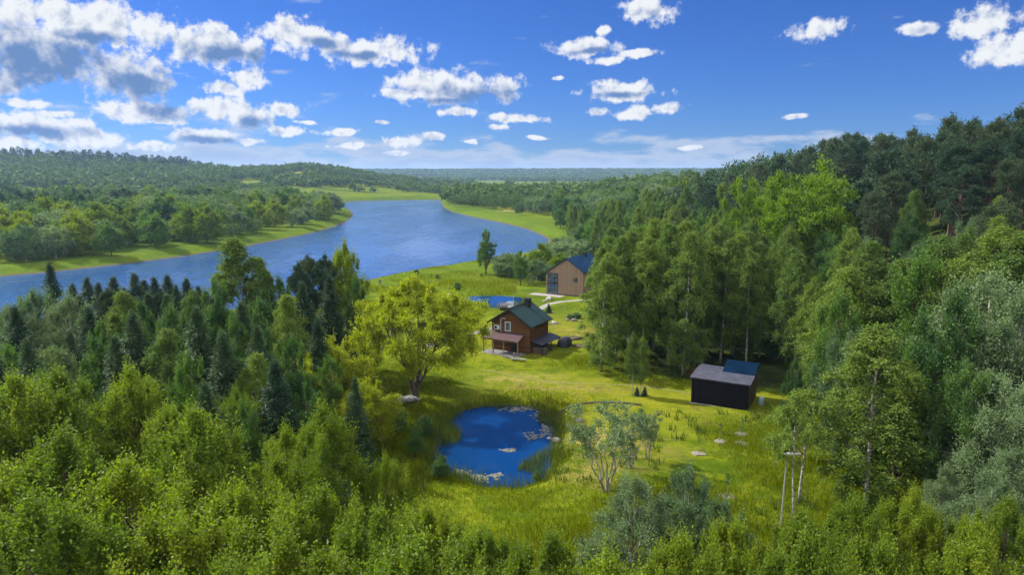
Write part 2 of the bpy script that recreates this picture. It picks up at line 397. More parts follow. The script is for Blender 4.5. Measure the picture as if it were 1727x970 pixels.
# ------------------------------------------------------------------ ground
def build_ground():
    ys = [-70.0]
    while ys[-1] < 9000:
        y = ys[-1]; ys.append(y + (2.0 if y < 25 else 0.75 if y < 130 else min(0.75*1.022**((len(ys)-210)), 120) if y < 250 else max(3.0, y*0.012)))
    ys = np.array(ys)
    nx = 361
    s = np.linspace(-1, 1, nx); s = np.sign(s)*(0.45*np.abs(s) + 0.55*np.abs(s)**2.2)
    W = 150 + 1.15*np.maximum(ys, 0)
    X = s[None, :]*W[:, None]; Y = np.repeat(ys[:, None], nx, 1)
    x, y = X.ravel(), Y.ravel()
    z = hgt(x, y)
    ny = len(ys)
    i = np.arange(ny-1)[:, None]*nx; j = np.arange(nx-1)[None, :]
    Q = np.stack([i+j, i+j+1, i+nx+j+1, i+nx+j], -1).reshape(-1, 4)
    g = G(); g.add(np.stack([x, y, z], 1), Q)
    m, nt, out = new_mat('ground_cover'); L = nt.links
    me = g.mesh('ground', m, True)
    P = np.stack([x, y], 1)
    sr = np.full(len(x), 1e3); mm = (np.abs(x) < 900) & (y > -200) & (y < 1000); sr[mm] = sdist(P[mm], river_poly)
    sp_ = np.minimum(sdist(P, pond_poly), sdist(P, fpond_poly))
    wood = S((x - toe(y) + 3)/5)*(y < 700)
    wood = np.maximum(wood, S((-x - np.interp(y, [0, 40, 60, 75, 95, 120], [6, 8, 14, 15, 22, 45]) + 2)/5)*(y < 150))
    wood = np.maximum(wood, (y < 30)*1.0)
    lawn = np.exp(-(((x-4)/16)**2 + ((y-112)/17)**2)**2)
    lawn = np.maximum(lawn, np.exp(-(((x-12)/20)**2 + ((y-76)/11)**2)**2)*0.85)
    fld = np.zeros(len(x))
    for (px, py, w, h) in ((510,289,46,7),(735,304,60,3.5),(700,302,200,2.5),(1045,307,70,4),(860,301,200,1.6),(880,352,60,10),(580,297,120,2.0)):
        r0 = at_plane(px-w/2, py+h/2, -3 if py > 295 else 12); r1 = at_plane(px+w/2, max(py-h/2, 293.5 if py < 295 else 296), -3 if py > 295 else 12)
        cx = x/np.maximum(y, 1); a0 = (px-w/2-863.5)/FPX; a1 = (px+w/2-863.5)/FPX
        fld = np.maximum(fld, ((cx > a0) & (cx < a1) & (y > r0[1]) & (y < max(r1[1], r0[1]*1.1)))*1.0) if py > 295 else fld
    hillfield = np.exp(-(((x+375)/40)**2 + ((y-1200)/110)**2)**2)
    fld = np.maximum(fld, hillfield)
    def patch(rows):
        a = np.zeros(len(x))
        for px, py, rx, ry in rows:
            c_ = at(px, py); a = np.maximum(a, np.exp(-((x-c_[0])/rx)**2 - ((y-c_[1])/ry)**2))
        return np.clip(a*1.3, 0, 1)
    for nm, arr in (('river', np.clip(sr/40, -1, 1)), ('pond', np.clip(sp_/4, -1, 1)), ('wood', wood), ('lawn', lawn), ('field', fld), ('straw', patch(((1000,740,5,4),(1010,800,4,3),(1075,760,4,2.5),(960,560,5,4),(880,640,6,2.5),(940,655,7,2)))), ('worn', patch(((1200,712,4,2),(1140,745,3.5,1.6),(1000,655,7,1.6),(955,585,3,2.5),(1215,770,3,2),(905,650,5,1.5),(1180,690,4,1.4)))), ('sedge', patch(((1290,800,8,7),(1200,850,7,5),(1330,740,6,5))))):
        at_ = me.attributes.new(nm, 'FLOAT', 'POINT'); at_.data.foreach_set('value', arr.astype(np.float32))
    def A(nm): return N(nt, 'ShaderNodeAttribute', attribute_name=nm).outputs['Fac']
    ge = N(nt, 'ShaderNodeNewGeometry'); pos = ge.outputs['Position']
    def nz(scale, det=5.0, ro=0.6):
        n = N(nt, 'ShaderNodeTexNoise', i_Scale=scale, i_Detail=det, i_Roughness=ro); L.new(pos, n.inputs['Vector']); return n.outputs[0]
    big, mid, fine, far = nz(0.07, 4), nz(0.32, 6, 0.65), nz(3.2, 4, 0.7), nz(0.012, 6, 0.65)
    c = mix_c(nt, smooth_n(nt, big, 0.35, 0.65), (0.092, 0.134, 0.006), (0.130, 0.148, 0.008))
    c = mix_c(nt, smooth_n(nt, mid, 0.46, 0.62), c, (0.052, 0.086, 0.004))
    c = mix_c(nt, smooth_n(nt, nz(1.1, 4, 0.7), 0.48, 0.68), c, (0.062, 0.092, 0.004))
    c = mix_c(nt, smooth_n(nt, far, 0.5, 0.62), c, (0.04, 0.068, 0.007))
    dry = mix_c(nt, smooth_n(nt, mid, 0.35, 0.7), (0.165, 0.165, 0.014), (0.110, 0.142, 0.003))
    c = mix_c(nt, math_n(nt, 'MULTIPLY', A('lawn'), 0.8), c, dry)
    for nm_, col_, pat in (('straw', (0.20, 0.175, 0.045), 0.42), ('worn', (0.085, 0.070, 0.022), 0.50), ('sedge', (0.045, 0.075, 0.004), 0.40)):
        c = mix_c(nt, math_n(nt, 'MULTIPLY', A(nm_), smooth_n(nt, nz(0.55, 6, 0.7), pat, pat+0.16)), c, col_)
    soil = math_n(nt, 'MULTIPLY', smooth_n(nt, nz(0.21, 6, 0.7), 0.60, 0.70), 0.75)
    c = mix_c(nt, math_n(nt, 'MULTIPLY', soil, smooth_n(nt, A('lawn'), 0.1, 0.6)), c, (0.075, 0.062, 0.022))
    c = mix_c(nt, A('field'), c, mix_c(nt, smooth_n(nt, far, 0.4, 0.6), (0.14, 0.15, 0.02), (0.17, 0.155, 0.04)))
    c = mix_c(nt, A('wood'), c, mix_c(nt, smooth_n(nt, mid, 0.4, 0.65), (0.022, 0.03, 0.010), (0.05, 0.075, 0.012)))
    rv = A('river')
    c = mix_c(nt, math_n(nt, 'MULTIPLY', smooth_n(nt, rv, 0.55, 0.95, 1, 0), smooth_n(nt, mid, 0.35, 0.6, .35, .8)), c, (0.058, 0.104, 0.008))
    c = mix_c(nt, smooth_n(nt, rv, 0.004, 0.02, 1, 0), c, (0.085, 0.08, 0.045))
    c = mix_c(nt, smooth_n(nt, A('pond'), -0.02, 0.10, 1, 0), c, (0.06, 0.065, 0.02))
    gr = math_n(nt, 'MULTIPLY_ADD', fine, 0.9, 0.55)
    hs = N(nt, 'ShaderNodeHueSaturation'); L.new(c, hs.inputs['Color']); L.new(gr, hs.inputs['Value'])
    p = N(nt, 'ShaderNodeBsdfPrincipled', i_Roughness=0.9); p.inputs['Specular IOR Level'].default_value = 0.02
    L.new(hs.outputs[0], p.inputs['Base Color'])
    b = N(nt, 'ShaderNodeBump', i_Strength=0.5, i_Distance=0.25); L.new(math_n(nt, 'ADD', math_n(nt, 'MULTIPLY', mid, 2.0), fine), b.inputs['Height']); L.new(b.outputs[0], p.inputs['Normal'])
    L.new(p.outputs[0], out.inputs[0])
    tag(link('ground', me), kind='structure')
build_ground()

def water_mat(name, col, rough, scale, strength, stretch=(1, 1, 1), dist=0.3):
    m, nt, out = new_mat(name); L = nt.links
    p = N(nt, 'ShaderNodeBsdfPrincipled', i_Roughness=rough, i_IOR=1.33)
    p.inputs['Base Color'].default_value = (*col, 1); p.inputs['Specular IOR Level'].default_value = 0.5
    ge = N(nt, 'ShaderNodeNewGeometry')
    v = N(nt, 'ShaderNodeVectorMath', operation='MULTIPLY'); v.inputs[1].default_value = stretch; L.new(ge.outputs['Position'], v.inputs[0])
    n1 = N(nt, 'ShaderNodeTexNoise', i_Scale=scale, i_Detail=4.0, i_Roughness=0.6); L.new(v.outputs[0], n1.inputs['Vector'])
    n2 = N(nt, 'ShaderNodeTexNoise', i_Scale=scale*0.06, i_Detail=4.0, i_Roughness=0.6); L.new(v.outputs[0], n2.inputs['Vector'])
    st = smooth_n(nt, n2.outputs[0], 0.38, 0.62, strength*0.2, strength)
    b = N(nt, 'ShaderNodeBump', i_Distance=dist); L.new(st, b.inputs['Strength']); L.new(n1.outputs[0], b.inputs['Height']); L.new(b.outputs[0], p.inputs['Normal'])
    L.new(p.outputs[0], out.inputs[0]); return m
def sheet(name, poly, z, mat, pad=3.0):
    c = poly.mean(0); g = G()
    V = np.array([[x, y, z] for x, y in poly]); n = len(V)
    me = bpy.data.meshes.new(name); me.from_pydata(V.tolist(), [], [list(range(n))]); me.materials.append(mat); me.update()
    return tag(link(name, me), kind='structure')
def grow(poly, d):
    c = poly.mean(0); v = poly - c; return c + v*(1 + d/np.linalg.norm(v, axis=1, keepdims=True))
M_RIV = water_mat('river_water', (0.018, 0.065, 0.20), 0.10, 0.30, 1.0, (1.0, 0.30, 1), 2.2)
M_POND = water_mat('pond_water', (0.0015, 0.026, 0.105), 0.02, 1.2, 0.10, (1, 1, 1), 0.05)
def build_water():
    gx = np.array([[-1500, -300], [600, -300], [600, 1000], [-1500, 1000]], float)
    # the river sheet only where the river lies, a little wider than its banks
    p = river_poly
    nn = len(p); out = []
    area = 0.5*np.sum(p[:, 0]*np.roll(p[:, 1], -1) - np.roll(p[:, 0], -1)*p[:, 1]); sg = 1 if area > 0 else -1
    for i in range(nn):
        e = norm((p[(i+1) % nn] - p[i-1])[None])[0]; out.append(p[i] + sg*np.array([e[1], -e[0]])*4.0)
    sheet('river', np.array(out), RIV, M_RIV)
    sheet('pond', grow(pond_poly, 1.2), POND_Z, M_POND)
    sheet('pond', grow(fpond_poly, 1.5), FPOND_Z, M_POND)
build_water()

# ------------------------------------------------------------------ trees: generators
def leaf_faces(g, P, D, Nn, Ln, Wd, m=0):
    side = norm(np.cross(D, Nn)); nn = np.cross(side, D)
    Ln = np.asarray(Ln)[:, None]; Wd = np.asarray(Wd)[:, None]
    A = P; B = P + D*Ln*0.45 + side*Wd*0.5 + nn*Wd*0.16; C = P + D*Ln; E = P + D*Ln*0.45 - side*Wd*0.5 + nn*Wd*0.16
    n = len(P); V = np.stack([A, B, C, E], 1).reshape(-1, 3)
    g.add(V, np.arange(n*4).reshape(-1, 4), m=m)
def sprays(g, r, C, Rr, out, nsp, nlf, L, W, outb=0.7, up=0.35, droop=0.0, inner=0.15, ldir=0.5, lup=0.15, nup=0.9):
    n = len(C); k = n*nsp
    d = norm(r.normal(size=(n, nsp, 3)) + outb*out[:, None, :] + np.array([0, 0, up]))
    ln = r.uniform(0.55, 1.1, (n, nsp, 1))
    t = np.linspace(inner, 1, nlf)[None, None, :, None]
    Rn = Rr[:, None, None, :]
    bend = r.normal(size=(n, nsp, 1, 3))*0.22
    P = C[:, None, None, :] + (d[:, :, None, :]*t + bend*t*t)*ln[:, :, None, :]*Rn
    P = P + r.normal(size=P.shape)*L*0.45
    P[..., 2] -= droop*(t[..., 0]**1.6)*ln*Rr.mean(1)[:, None, None]
    D = norm(r.normal(size=P.shape) + ldir*2*d[:, :, None, :] + np.array([0, 0, lup*2 - droop*1.2]))
    Nn = norm(r.normal(size=P.shape)*0.75 + np.array([0, 0, nup]))
    P = P.reshape(-1, 3); D = D.reshape(-1, 3); Nn = Nn.reshape(-1, 3); q = len(P)
    leaf_faces(g, P, D, Nn, L*r.uniform(0.65, 1.3, q), W*r.uniform(0.7, 1.25, q))
def curve(a, b, sag, r, n=5, wob=0.06):
    t = np.linspace(0, 1, n)[:, None]; p = a*(1-t) + b*t
    p[:, 2] += sag*np.sin(t[:, 0]*math.pi); l = np.linalg.norm(b-a)
    p[1:-1] += r.normal(size=(n-2, 3))*wob*l*0.5
    return p
def trunk_line(r, H, lean=0.02, n=8, wob=0.012):
    t = np.linspace(0, 1, n); o = r.normal(size=2)*lean*H
    xy = np.outer(t, o) + np.cumsum(r.normal(size=(n, 2))*wob*H*0.5, 0)*t[:, None]
    return np.column_stack([xy, t*H])
def on_line(line, z):
    return np.column_stack([np.interp(z, line[:, 2], line[:, i]) for i in range(3)])

def t_broad(seed, H, Rc, nc=60, nsp=34, nlf=8, L=0.2, W=0.13, base=0.2, cr=1.15, up=0.5, droop=0.0, limbs=True, stems=1, lobe=0.25, top=0.75, peak=0, zst=0.9):
    r = np.random.default_rng(seed); T, Cw = G(), G()
    line = trunk_line(r, H*0.9)
    r0 = 0.016*H + 0.03
    if stems == 1: T.tube(line, np.linspace(r0, 0.03, len(line)), 7)
    zc = H*(base + (1-base)*0.5); hz = H*(1-base)*0.5
    d = norm(r.normal(size=(nc*3, 3))); K = norm(r.normal(size=(6, 3)))
    lob = 1 + lobe*np.max(d @ K.T, axis=1) - lobe*0.7
    d = d[(d[:, 2] > -0.8)][:nc]; lob = lob[:len(d)]
    f = r.uniform(0.30, 1.0, len(d))**0.55
    rad = np.array([Rc-cr*0.6, Rc-cr*0.6, hz-cr*0.5])
    z = d[:, 2]
    shape = np.ones(len(d)); shape = np.where(z > 0, 1 - (1-top)*z*z, 1 - 0.25*z*z)
    C = d*rad*(f*lob*shape)[:, None]; C[:, 2] += zc
    if peak:      # leading shoots above the dome
        a = r.uniform(0, 6.28, peak); q = r.uniform(0, 0.6, peak)*Rc
        P = np.column_stack([q*np.cos(a), q*np.sin(a), H*(0.97 - 0.22*(q/Rc)) - 0.4*cr])
        C = np.concatenate([C, P])
    C[:, :2] += on_line(line, C[:, 2])[:, :2]
    out = C - np.array([0, 0, zc]); out = norm(out)
    Rr = cr*r.uniform(0.7, 1.25, (len(C), 1))*np.array([[1, 1, zst]])
    if peak: Rr[-peak:] *= np.array([0.5, 0.5, 1.3])
    sprays(Cw, r, C, Rr, out, nsp, nlf, L, W, up=up, droop=droop)
    if limbs:
        ix = r.permutation(len(C))[:min(len(C), 34)]
        if stems == 1:
            for c in C[ix]:
                s = on_line(line, np.array([max(0.12*H, c[2] - (0.25*H + 0.3*np.hypot(*c[:2])))]))[0]
                T.tube(curve(s, c, -0.05*H*0.3, r), np.linspace(r0*0.38, 0.015, 5), 5, cap=False)
        else:
            mids = []
            for q in range(stems):
                a = 6.28*q/stems + r.uniform(-0.4, 0.4); rr = Rc*r.uniform(0.2, 0.6)
                e = np.array([rr*math.cos(a), rr*math.sin(a), H*r.uniform(0.55, 0.8)])
                ln = curve(np.array([0.15*math.cos(a), 0.15*math.sin(a), -0.2]), e, 0.03*H, r, 8, 0.05)
                ln[:, :2] *= (np.linspace(0, 1, 8)**1.25/np.maximum(np.linspace(0, 1, 8), 1e-3))[:, None]
                T.tube(ln, np.linspace(r0*0.75, 0.04, 8), 6, cap=False); mids.append(ln)
            for c in C[ix]:
                ln = min(mids, key=lambda q: np.linalg.norm(q[5]-c)); s = ln[r.integers(2, 6)]
                T.tube(curve(s, c, 0.0, r), np.linspace(r0*0.25, 0.012, 5), 5, cap=False)
    return T, Cw
def t_birch(seed, H, Rc, nc=70, nsp=26, nlf=9, L=0.17, W=0.11, base=0.25, cr=0.9, droop=0.8, rt=0.011):
    r = np.random.default_rng(seed); T, Cw = G(), G()
    line = trunk_line(r, H*0.97, 0.015, 9, 0.01); T.tube(line, np.linspace(rt*H+0.02, 0.02, 9), 7)
    t = r.uniform(0, 1, nc)**0.9; z = H*(base + (1-base)*t)
    prof = np.sin(np.clip(t*0.86+0.14, 0, 1)*math.pi)**0.75
    prof = np.where(t > 0.75, prof*0.9, prof)
    a = r.uniform(0, 6.28, nc); q = Rc*prof*r.uniform(0.15, 1, nc)**0.5*r.uniform(0.75, 1.15, nc)
    C = np.column_stack([q*np.cos(a), q*np.sin(a), np.minimum(z, H-0.25*cr)])
    C = np.concatenate([C, [[0, 0, H*0.96], [0.1, 0, H*0.91], [-0.1, 0.1, H*0.86]]])
    C[:, :2] += on_line(line, C[:, 2])[:, :2]*0.9
    out = norm(np.column_stack([C[:, :2], np.full(len(C), 0.2)]))
    Rr = cr*r.uniform(0.7, 1.2, (len(C), 1))*np.array([[0.85, 0.85, 1.15]]); Rr[-3:] *= 0.6
    sprays(Cw, r, C, Rr, out, nsp, nlf, L, W, up=0.5, droop=droop, lup=0.0, nup=0.5)
    for c in C[r.permutation(len(C))[:30]]:
        s = on_line(line, np.array([max(0.15*H, c[2] - 0.1*H)]))[0]
        T.tube(curve(s, c, 0.02*H, r), np.linspace(0.018+0.001*H, 0.008, 5), 4, m=1, cap=False)
    return T, Cw
def t_spruce(seed, H, Rc, nb=120, nlf=26, L=0.42, W=0.11, base=0.04, fluffy=1.0):
    r = np.random.default_rng(seed); T, Cw = G(), G()
    line = trunk_line(r, H, 0.006, 7, 0.004); T.tube(line, np.linspace(0.013*H+0.02, 0.015, 7), 6)
    t = ((np.arange(nb) + r.uniform(-.7, .7, nb))/nb).clip(0, .995)**1.1; z = H*(base + (1-base)*t)
    ln = Rc*(1-t)**0.95*r.uniform(0.6, 1.15, nb) + 0.04
    a = np.arange(nb)*2.4 + r.normal(size=nb)*0.5
    o = np.column_stack([np.cos(a), np.sin(a), np.zeros(nb)])
    u = np.linspace(0.1, 1, nlf)[None, :, None]
    S0 = np.column_stack([np.zeros((nb, 2)), z])
    P = S0[:, None, :] + o[:, None, :]*ln[:, None, None]*u
    rise = np.where(t > .7, .5, -.30)[:, None]
    P[..., 2] += rise*ln[:, None]*u[..., 0] + 0.22*ln[:, None]*u[..., 0]**3
    side = np.column_stack([-np.sin(a), np.cos(a), np.zeros(nb)])
    P = np.repeat(P[:, :, None, :], 3, 2).reshape(nb, nlf*3, 3)
    sg = r.choice([-1., 1.], (nb, nlf*3, 1))
    w = (1 - np.repeat(u[..., 0], 3, 1)*0.7)[..., None]*ln[:, None, None]*0.28
    P = P + side[:, None, :]*sg*r.uniform(0, 1, sg.shape)*w + r.normal(size=P.shape)*np.array([.05, .05, .12])*fluffy
    D = norm(o[:, None, :]*0.8 + side[:, None, :]*sg*0.6 + r.normal(size=P.shape)*0.4 + np.array([0, 0, -0.3]) + (t > .85)[:, None, None]*np.array([0, 0, .8]))
    Nn = norm(r.normal(size=P.shape)*0.7 + np.array([0, 0, .8]))
    sz = np.repeat(np.clip(.35 + 1.3*(1-t), .35, 1.0), nlf*3)
    P, D, Nn = P.reshape(-1, 3), D.reshape(-1, 3), Nn.reshape(-1, 3); q = len(P)
    leaf_faces(Cw, P, D, Nn, L*sz*r.uniform(0.7, 1.3, q), W*sz*r.uniform(0.8, 1.3, q))
    return T, Cw
def t_pine(seed, H, Rc, nc=46, nsp=26, nlf=6, L=0.36, W=0.10, base=0.4, cr=1.0, flat=0.5):
    r = np.random.default_rng(seed); T, Cw = G(), G()
    line = trunk_line(r, H*0.96, 0.02, 8, 0.012); T.tube(line, np.linspace(0.012*H+0.03, 0.03, 8), 7)
    t = r.uniform(0, 1, nc)**0.85; z = H*(base + (0.97-base)*t)
    prof = np.where(t < 0.35, 0.55 + t, np.clip(1-((t-0.35)/0.72)**2.4, 0.08, 1))
    a = r.uniform(0, 6.28, nc); q = Rc*prof*r.uniform(0.2, 1.1, nc)**0.6
    C = np.column_stack([q*np.cos(a), q*np.sin(a), z + 0.12*q])
    C = np.concatenate([C, [[0, 0, H*0.985], [0.1, 0.1, H*0.93]]]); C[:, :2] += on_line(line, C[:, 2])[:, :2]*0.9
    out = norm(np.column_stack([C[:, :2]+1e-3, np.full(len(C), 0.3)]))
    Rr = cr*r.uniform(0.65, 1.25, (len(C), 1))*np.array([[1, 1, flat]]); Rr[-2:] *= np.array([0.42, 0.42, 1.7])
    sprays(Cw, r, C, Rr, out, nsp, nlf, L, W, up=0.6, outb=0.5, ldir=0.7, lup=0.35, nup=0.6, inner=0.25)
    for c in C[r.permutation(len(C))[:30]]:
        s = on_line(line, np.array([max(0.2*H, c[2] - 0.1*H)]))[0]
        T.tube(curve(s, c, -0.01*H, r), np.linspace(0.05+0.002*H, 0.015, 5), 4, cap=False)
    return T, Cw
def t_shrub(seed, H, Rc, stems=7, nsp=20, nlf=7, L=0.16, W=0.07, cr=0.55, per=5, start=0.55):
    """thin open shrub: bare rods below, leaf tufts at their ends"""
    r = np.random.default_rng(seed); T, Cw = G(), G(); C = []
    for q in range(stems):
        a = 6.28*q/stems + r.uniform(-0.4, 0.4); rr = Rc*r.uniform(0.25, 0.95); h = H*r.uniform(0.75, 1)
        e = np.array([rr*math.cos(a), rr*math.sin(a), h]); ln = curve(np.array([0.1*math.cos(a), 0.1*math.sin(a), -0.1]), e, 0.04*H, r, 8, 0.04)
        T.tube(ln, np.linspace(0.055, 0.015, 8), 5, cap=False)
        for k in range(per):
            f = r.uniform(start, 1); b = np.array([np.interp(f, np.linspace(0, 1, 8), ln[:, i]) for i in range(3)])
            c = b + r.normal(size=3)*np.array([0.5, 0.5, 0.3])*Rc*0.28 + np.array([0, 0, 0.1]); C.append(c)
            T.tube(curve(b - (e-b)*0.1, c, 0, r, 4), np.linspace(0.02, 0.008, 4), 4, cap=False)
        C.append(e)
    C = np.array(C); out = norm(C - np.array([0, 0, H*0.4]))
    sprays(Cw, r, C, cr*r.uniform(0.7, 1.2, (len(C), 1))*np.ones((1, 3)), out, nsp, nlf, L, W, up=0.5)
    return T, Cw

class Kind:
    """mesh data of one kind of tree: variants share data between copies"""
    def __init__(s, name, gens, leaf, bark, H, split=True, cat='tree'):
        s.name, s.H, s.cat, s.split = name, H, cat, split; s.v = []; s.k = 0
        for T, Cw in gens:
            if split: s.v.append((T.mesh('trunk', [bark, BK['dark']], True), Cw.mesh('crown', leaf)))
            else:
                g = G(); g.merge(Cw, 0); g.merge(T, 1); s.v.append(g.mesh(name, [leaf, bark]))
    def plant(s, x, y, H, label, group=None, v=None, z=None, wide=1.0, name=None, rz=None, tilt=(0, 0), cat=None):
        i = (s.k if v is None else v) % len(s.v); s.k += 1
        z = H1(x, y) - 0.15 if z is None else z
        sc = H/s.H
        if s.split:
            o = tag(link(name or s.name, None), label, cat or s.cat, group)
            link('trunk', s.v[i][0], o); link('crown', s.v[i][1], o)
        else: o = tag(link(name or s.name, s.v[i]), label, cat or s.cat, group)
        o.location = (x, y, z); o.scale = (sc*wide, sc*wide, sc)
        o.rotation_euler = (tilt[0], tilt[1], rng.uniform(0, 6.28) if rz is None else rz)
        return o
    def at(s, px, Y, ytop, label, group=None, **kw):
        x = spot(px, Y); z = H1(x, Y); return s.plant(x, Y, ztop(ytop, Y) - z + 0.15, label, group, **kw)

K = {}
K['maple'] = Kind('maple_tree', [t_broad(s, 12, 4.4, 74, 64, 11, 0.15, 0.085, 0.10, 1.0, 0.95, peak=22, lobe=0.6, droop=.2, zst=1.3, top=.6) for s in (1, 2, 3, 4)], LM['maple'], BK['dark'], 12)
K['golden'] = Kind('maple_tree', [t_broad(11, 14.5, 8.2, 150, 58, 10, 0.24, 0.14, 0.18, 1.2, 0.7, stems=8, lobe=0.5, peak=12, droop=.15), t_broad(12, 13, 5.8, 110, 50, 10, 0.22, 0.13, 0.10, 1.3, 0.6, lobe=0.3, peak=8, droop=.15)], LM['yellow'], BK['dark'], 14.5)
K['birch'] = Kind('birch_tree', [t_birch(s, 18, 2.8, 120, 36, 10, 0.19, 0.105, b, 0.95, rt=.0078) for s, b in ((21, .12), (22, .18), (23, .10), (24, .26))], LM['birch'], BK['birch'], 18)
K['alder'] = Kind('alder_tree', [t_broad(s, 14, 3.4, 74, 54, 10, 0.19, 0.115, 0.06, 1.0, 0.7, lobe=0.55, top=0.4, peak=10, zst=1.2) for s in (31, 32, 33)], LM['alder'], BK['dark'], 14)
K['willow'] = Kind('willow_tree', [t_broad(s, 11, 4.2, 74, 64, 11, 0.16, 0.065, 0.02, 1.0, 0.7, lobe=0.7, top=0.6, droop=0.15, peak=12, zst=1.1) for s in (41, 42, 43)], LM['willow'], BK['grey'], 11)
K['spruce'] = Kind('spruce_tree', [t_spruce(s, 16, 3.3, 240, 22, .46, .12, fluffy=2.2) for s in (51, 52, 53)], LM['spruce'], BK['dark'], 16)
K['pine'] = Kind('pine_tree', [t_pine(s, 18, 3.2, 84, 40, 7, 0.32, 0.10, b) for s, b in ((61, .38), (62, .3), (63, .45), (64, .25))], LM['pine'], BK['pine'], 18)
K['oak'] = Kind('oak_tree', [t_broad(s, 15, 7.0, 110, 44, 8, 0.30, 0.20, 0.10, 1.35, 0.5, lobe=0.5, top=.9, zst=.8) for s in (71, 72)], LM['oak'], BK['dark'], 15)
K['shrub'] = Kind('willow_shrub', [t_shrub(s, 5.5, 2.6) for s in (81, 82, 83)], LM['willow'], BK['grey'], 5.5, cat='shrub')
# smaller meshes for trees across the river and far up the slope
K['round_s'] = Kind('willow_tree', [t_broad(s, 10, 5.4, 60, 22, 6, 0.46, 0.26, -0.12, 1.6, 0.5, limbs=False, lobe=0.35, top=0.9) for s in (91, 92, 93)], LM['willow'], BK['grey'], 10, split=False)
K['green_s'] = Kind('alder_tree', [t_broad(s, 13, 5.0, 60, 24, 6, 0.50, 0.30, -0.06, 1.6, 0.5, limbs=False, lobe=0.35, top=0.75, peak=5) for s in (94, 95, 96)], LM['alder'], BK['dark'], 13, split=False)
K['yell_s'] = Kind('maple_tree', [t_broad(s, 12, 5.2, 60, 24, 6, 0.46, 0.28, -0.12, 1.6, 0.5, limbs=False, lobe=0.4, top=0.8, peak=6) for s in (97, 98)], LM['maple'], BK['dark'], 12, split=False)
K['pine_s'] = Kind('pine_tree', [t_pine(s, 17, 3.0, 48, 22, 5, 0.62, 0.18, 0.25, 1.1, 0.55) for s in (101, 102, 103)], LM['pine'], BK['pine'], 17, split=False)
K['spruce_s'] = Kind('spruce_tree', [t_spruce(s, 17, 3.0, 110, 10, 0.75, 0.24) for s in (104, 105)], LM['spruce'], BK['dark'], 17, split=False)

# ------------------------------------------------------------------ trees: planting
taken = []
def free(x, y, d):
    for (a, b, r) in taken:
        if (a-x)**2 + (b-y)**2 < (0.5*(d+r))**2: return False
    return True
def put(k, px, Y, ytop, label, group=None, d=4.0, **kw):
    o = K[k].at(px, Y, ytop, label, group, **kw); taken.append((o.location.x, o.location.y, d)); return o

# the golden maples by the pond
put('golden', 700, 76, 468, 'broad golden-green maple with many spreading stems, beside the garden pond', d=10, v=0, rz=1.0)
put('golden', 560, 66, 548, 'golden-green maple left of the pond, in front of the spreading many-stemmed one', d=7, v=1)
put('golden', 505, 62, 590, 'golden-green maple at the left end of the golden group, above the dark thicket', d=6, v=1, rz=2.2)
put('golden', 620, 60, 622, 'lowest golden-green maple, leaning over the bank left of the pond', d=5, v=1, rz=4.0)
# foreground maples
FG = 'maples filling the foreground'
FL = 'leafy yellow-green maple in the foreground thicket below the viewer'
for px, Y, yt, w in ((40,40,652,1.0),(125,43,640,1.0),(222,46,640,.95),(305,44,694,.9),(338,33,712,.85),(400,50,668,.9),(150,32,752,1.0),(20,30,800,1.0),(250,28,800,1.0),(482,40,740,.9),(540,38,708,.8),
                     (430,29,830,.95),(560,30,842,.9),(655,38,788,.7),(90,23,890,1.0),(330,24,900,1.0),(640,27,880,.9),(730,31,872,.9),(500,23,925,1.0),(830,29,905,.9),(930,27,925,.9),(720,22,955,1.0),(1010,24,960,1.0)):
    put('maple', px, Y, yt, FL, FG, wide=w)
FR = 'leafy yellow-green maple along the lower right edge of the meadow'
for px, Y, yt in ((1240,30,893),(1345,31,878),(1440,33,862),(1530,34,842),(1610,32,880),(1690,33,855),(1150,27,930),(1330,25,935),(1480,26,930),(1640,25,940)):
    put('maple', px, Y, yt, FR, 'maples along the lower edge of the meadow', wide=0.8)
# grey willows at the bottom centre
for px, Y, yt, w in ((1065,36,812,.9),(1150,38,800,.9),(1215,36,846,.8)):
    put('willow', px, Y, yt, 'bushy grey-green willow at the near end of the meadow', 'grey willows at the near end of the meadow', wide=w)
# left middle wood
put('spruce', 100, 76, 446, 'darkest and tallest pointed spruce against the river, at the left of the wood', d=3.2)
for px, Y, yt, w in ((128,90,480,1.5),(152,96,470,1.7),(172,92,478,1.4),(196,98,468,1.8),(214,90,487,1.5),(232,96,462,1.6),(247,100,474,1.9),(266,92,470,1.5),(287,98,465,1.7),(301,94,482,1.4),(318,99,471,1.8),(338,95,484,1.6),(352,90,492,1.5),(140,84,500,1.6),(255,86,496,1.8),(362,86,500,1.5)):
    put('spruce', px, Y, yt, 'dark young spruce in the row along the near river bank', 'young spruces along the near river bank', d=2.6, wide=w)
for px, Y, yt in ((186,90,490),(277,88,488),(330,88,496)):
    put('pine', px, Y, yt, 'young pine among the spruces along the near river bank', 'young pines among the spruces', d=2.6, wide=.8)
put('birch', 417, 80, 402, 'tallest birch of the left wood, rising high against the river', d=4, wide=1.35)
put('birch', 448, 82, 436, 'shorter birch leaning beside the tallest birch of the left wood', d=3)
for px, Y, yt in ((505,84,450),(524,88,436),(553,86,434)):
    put('pine', px, Y, yt, 'slender young pine between the tall birch and the golden maple', 'young pines left of the golden maple', d=3, wide=0.7)
put('maple', 590, 88, 420, 'slim bright maple between young pines and the golden maple, against the river', d=3, wide=0.6)
LW = 'trees of the wood between viewer and river'
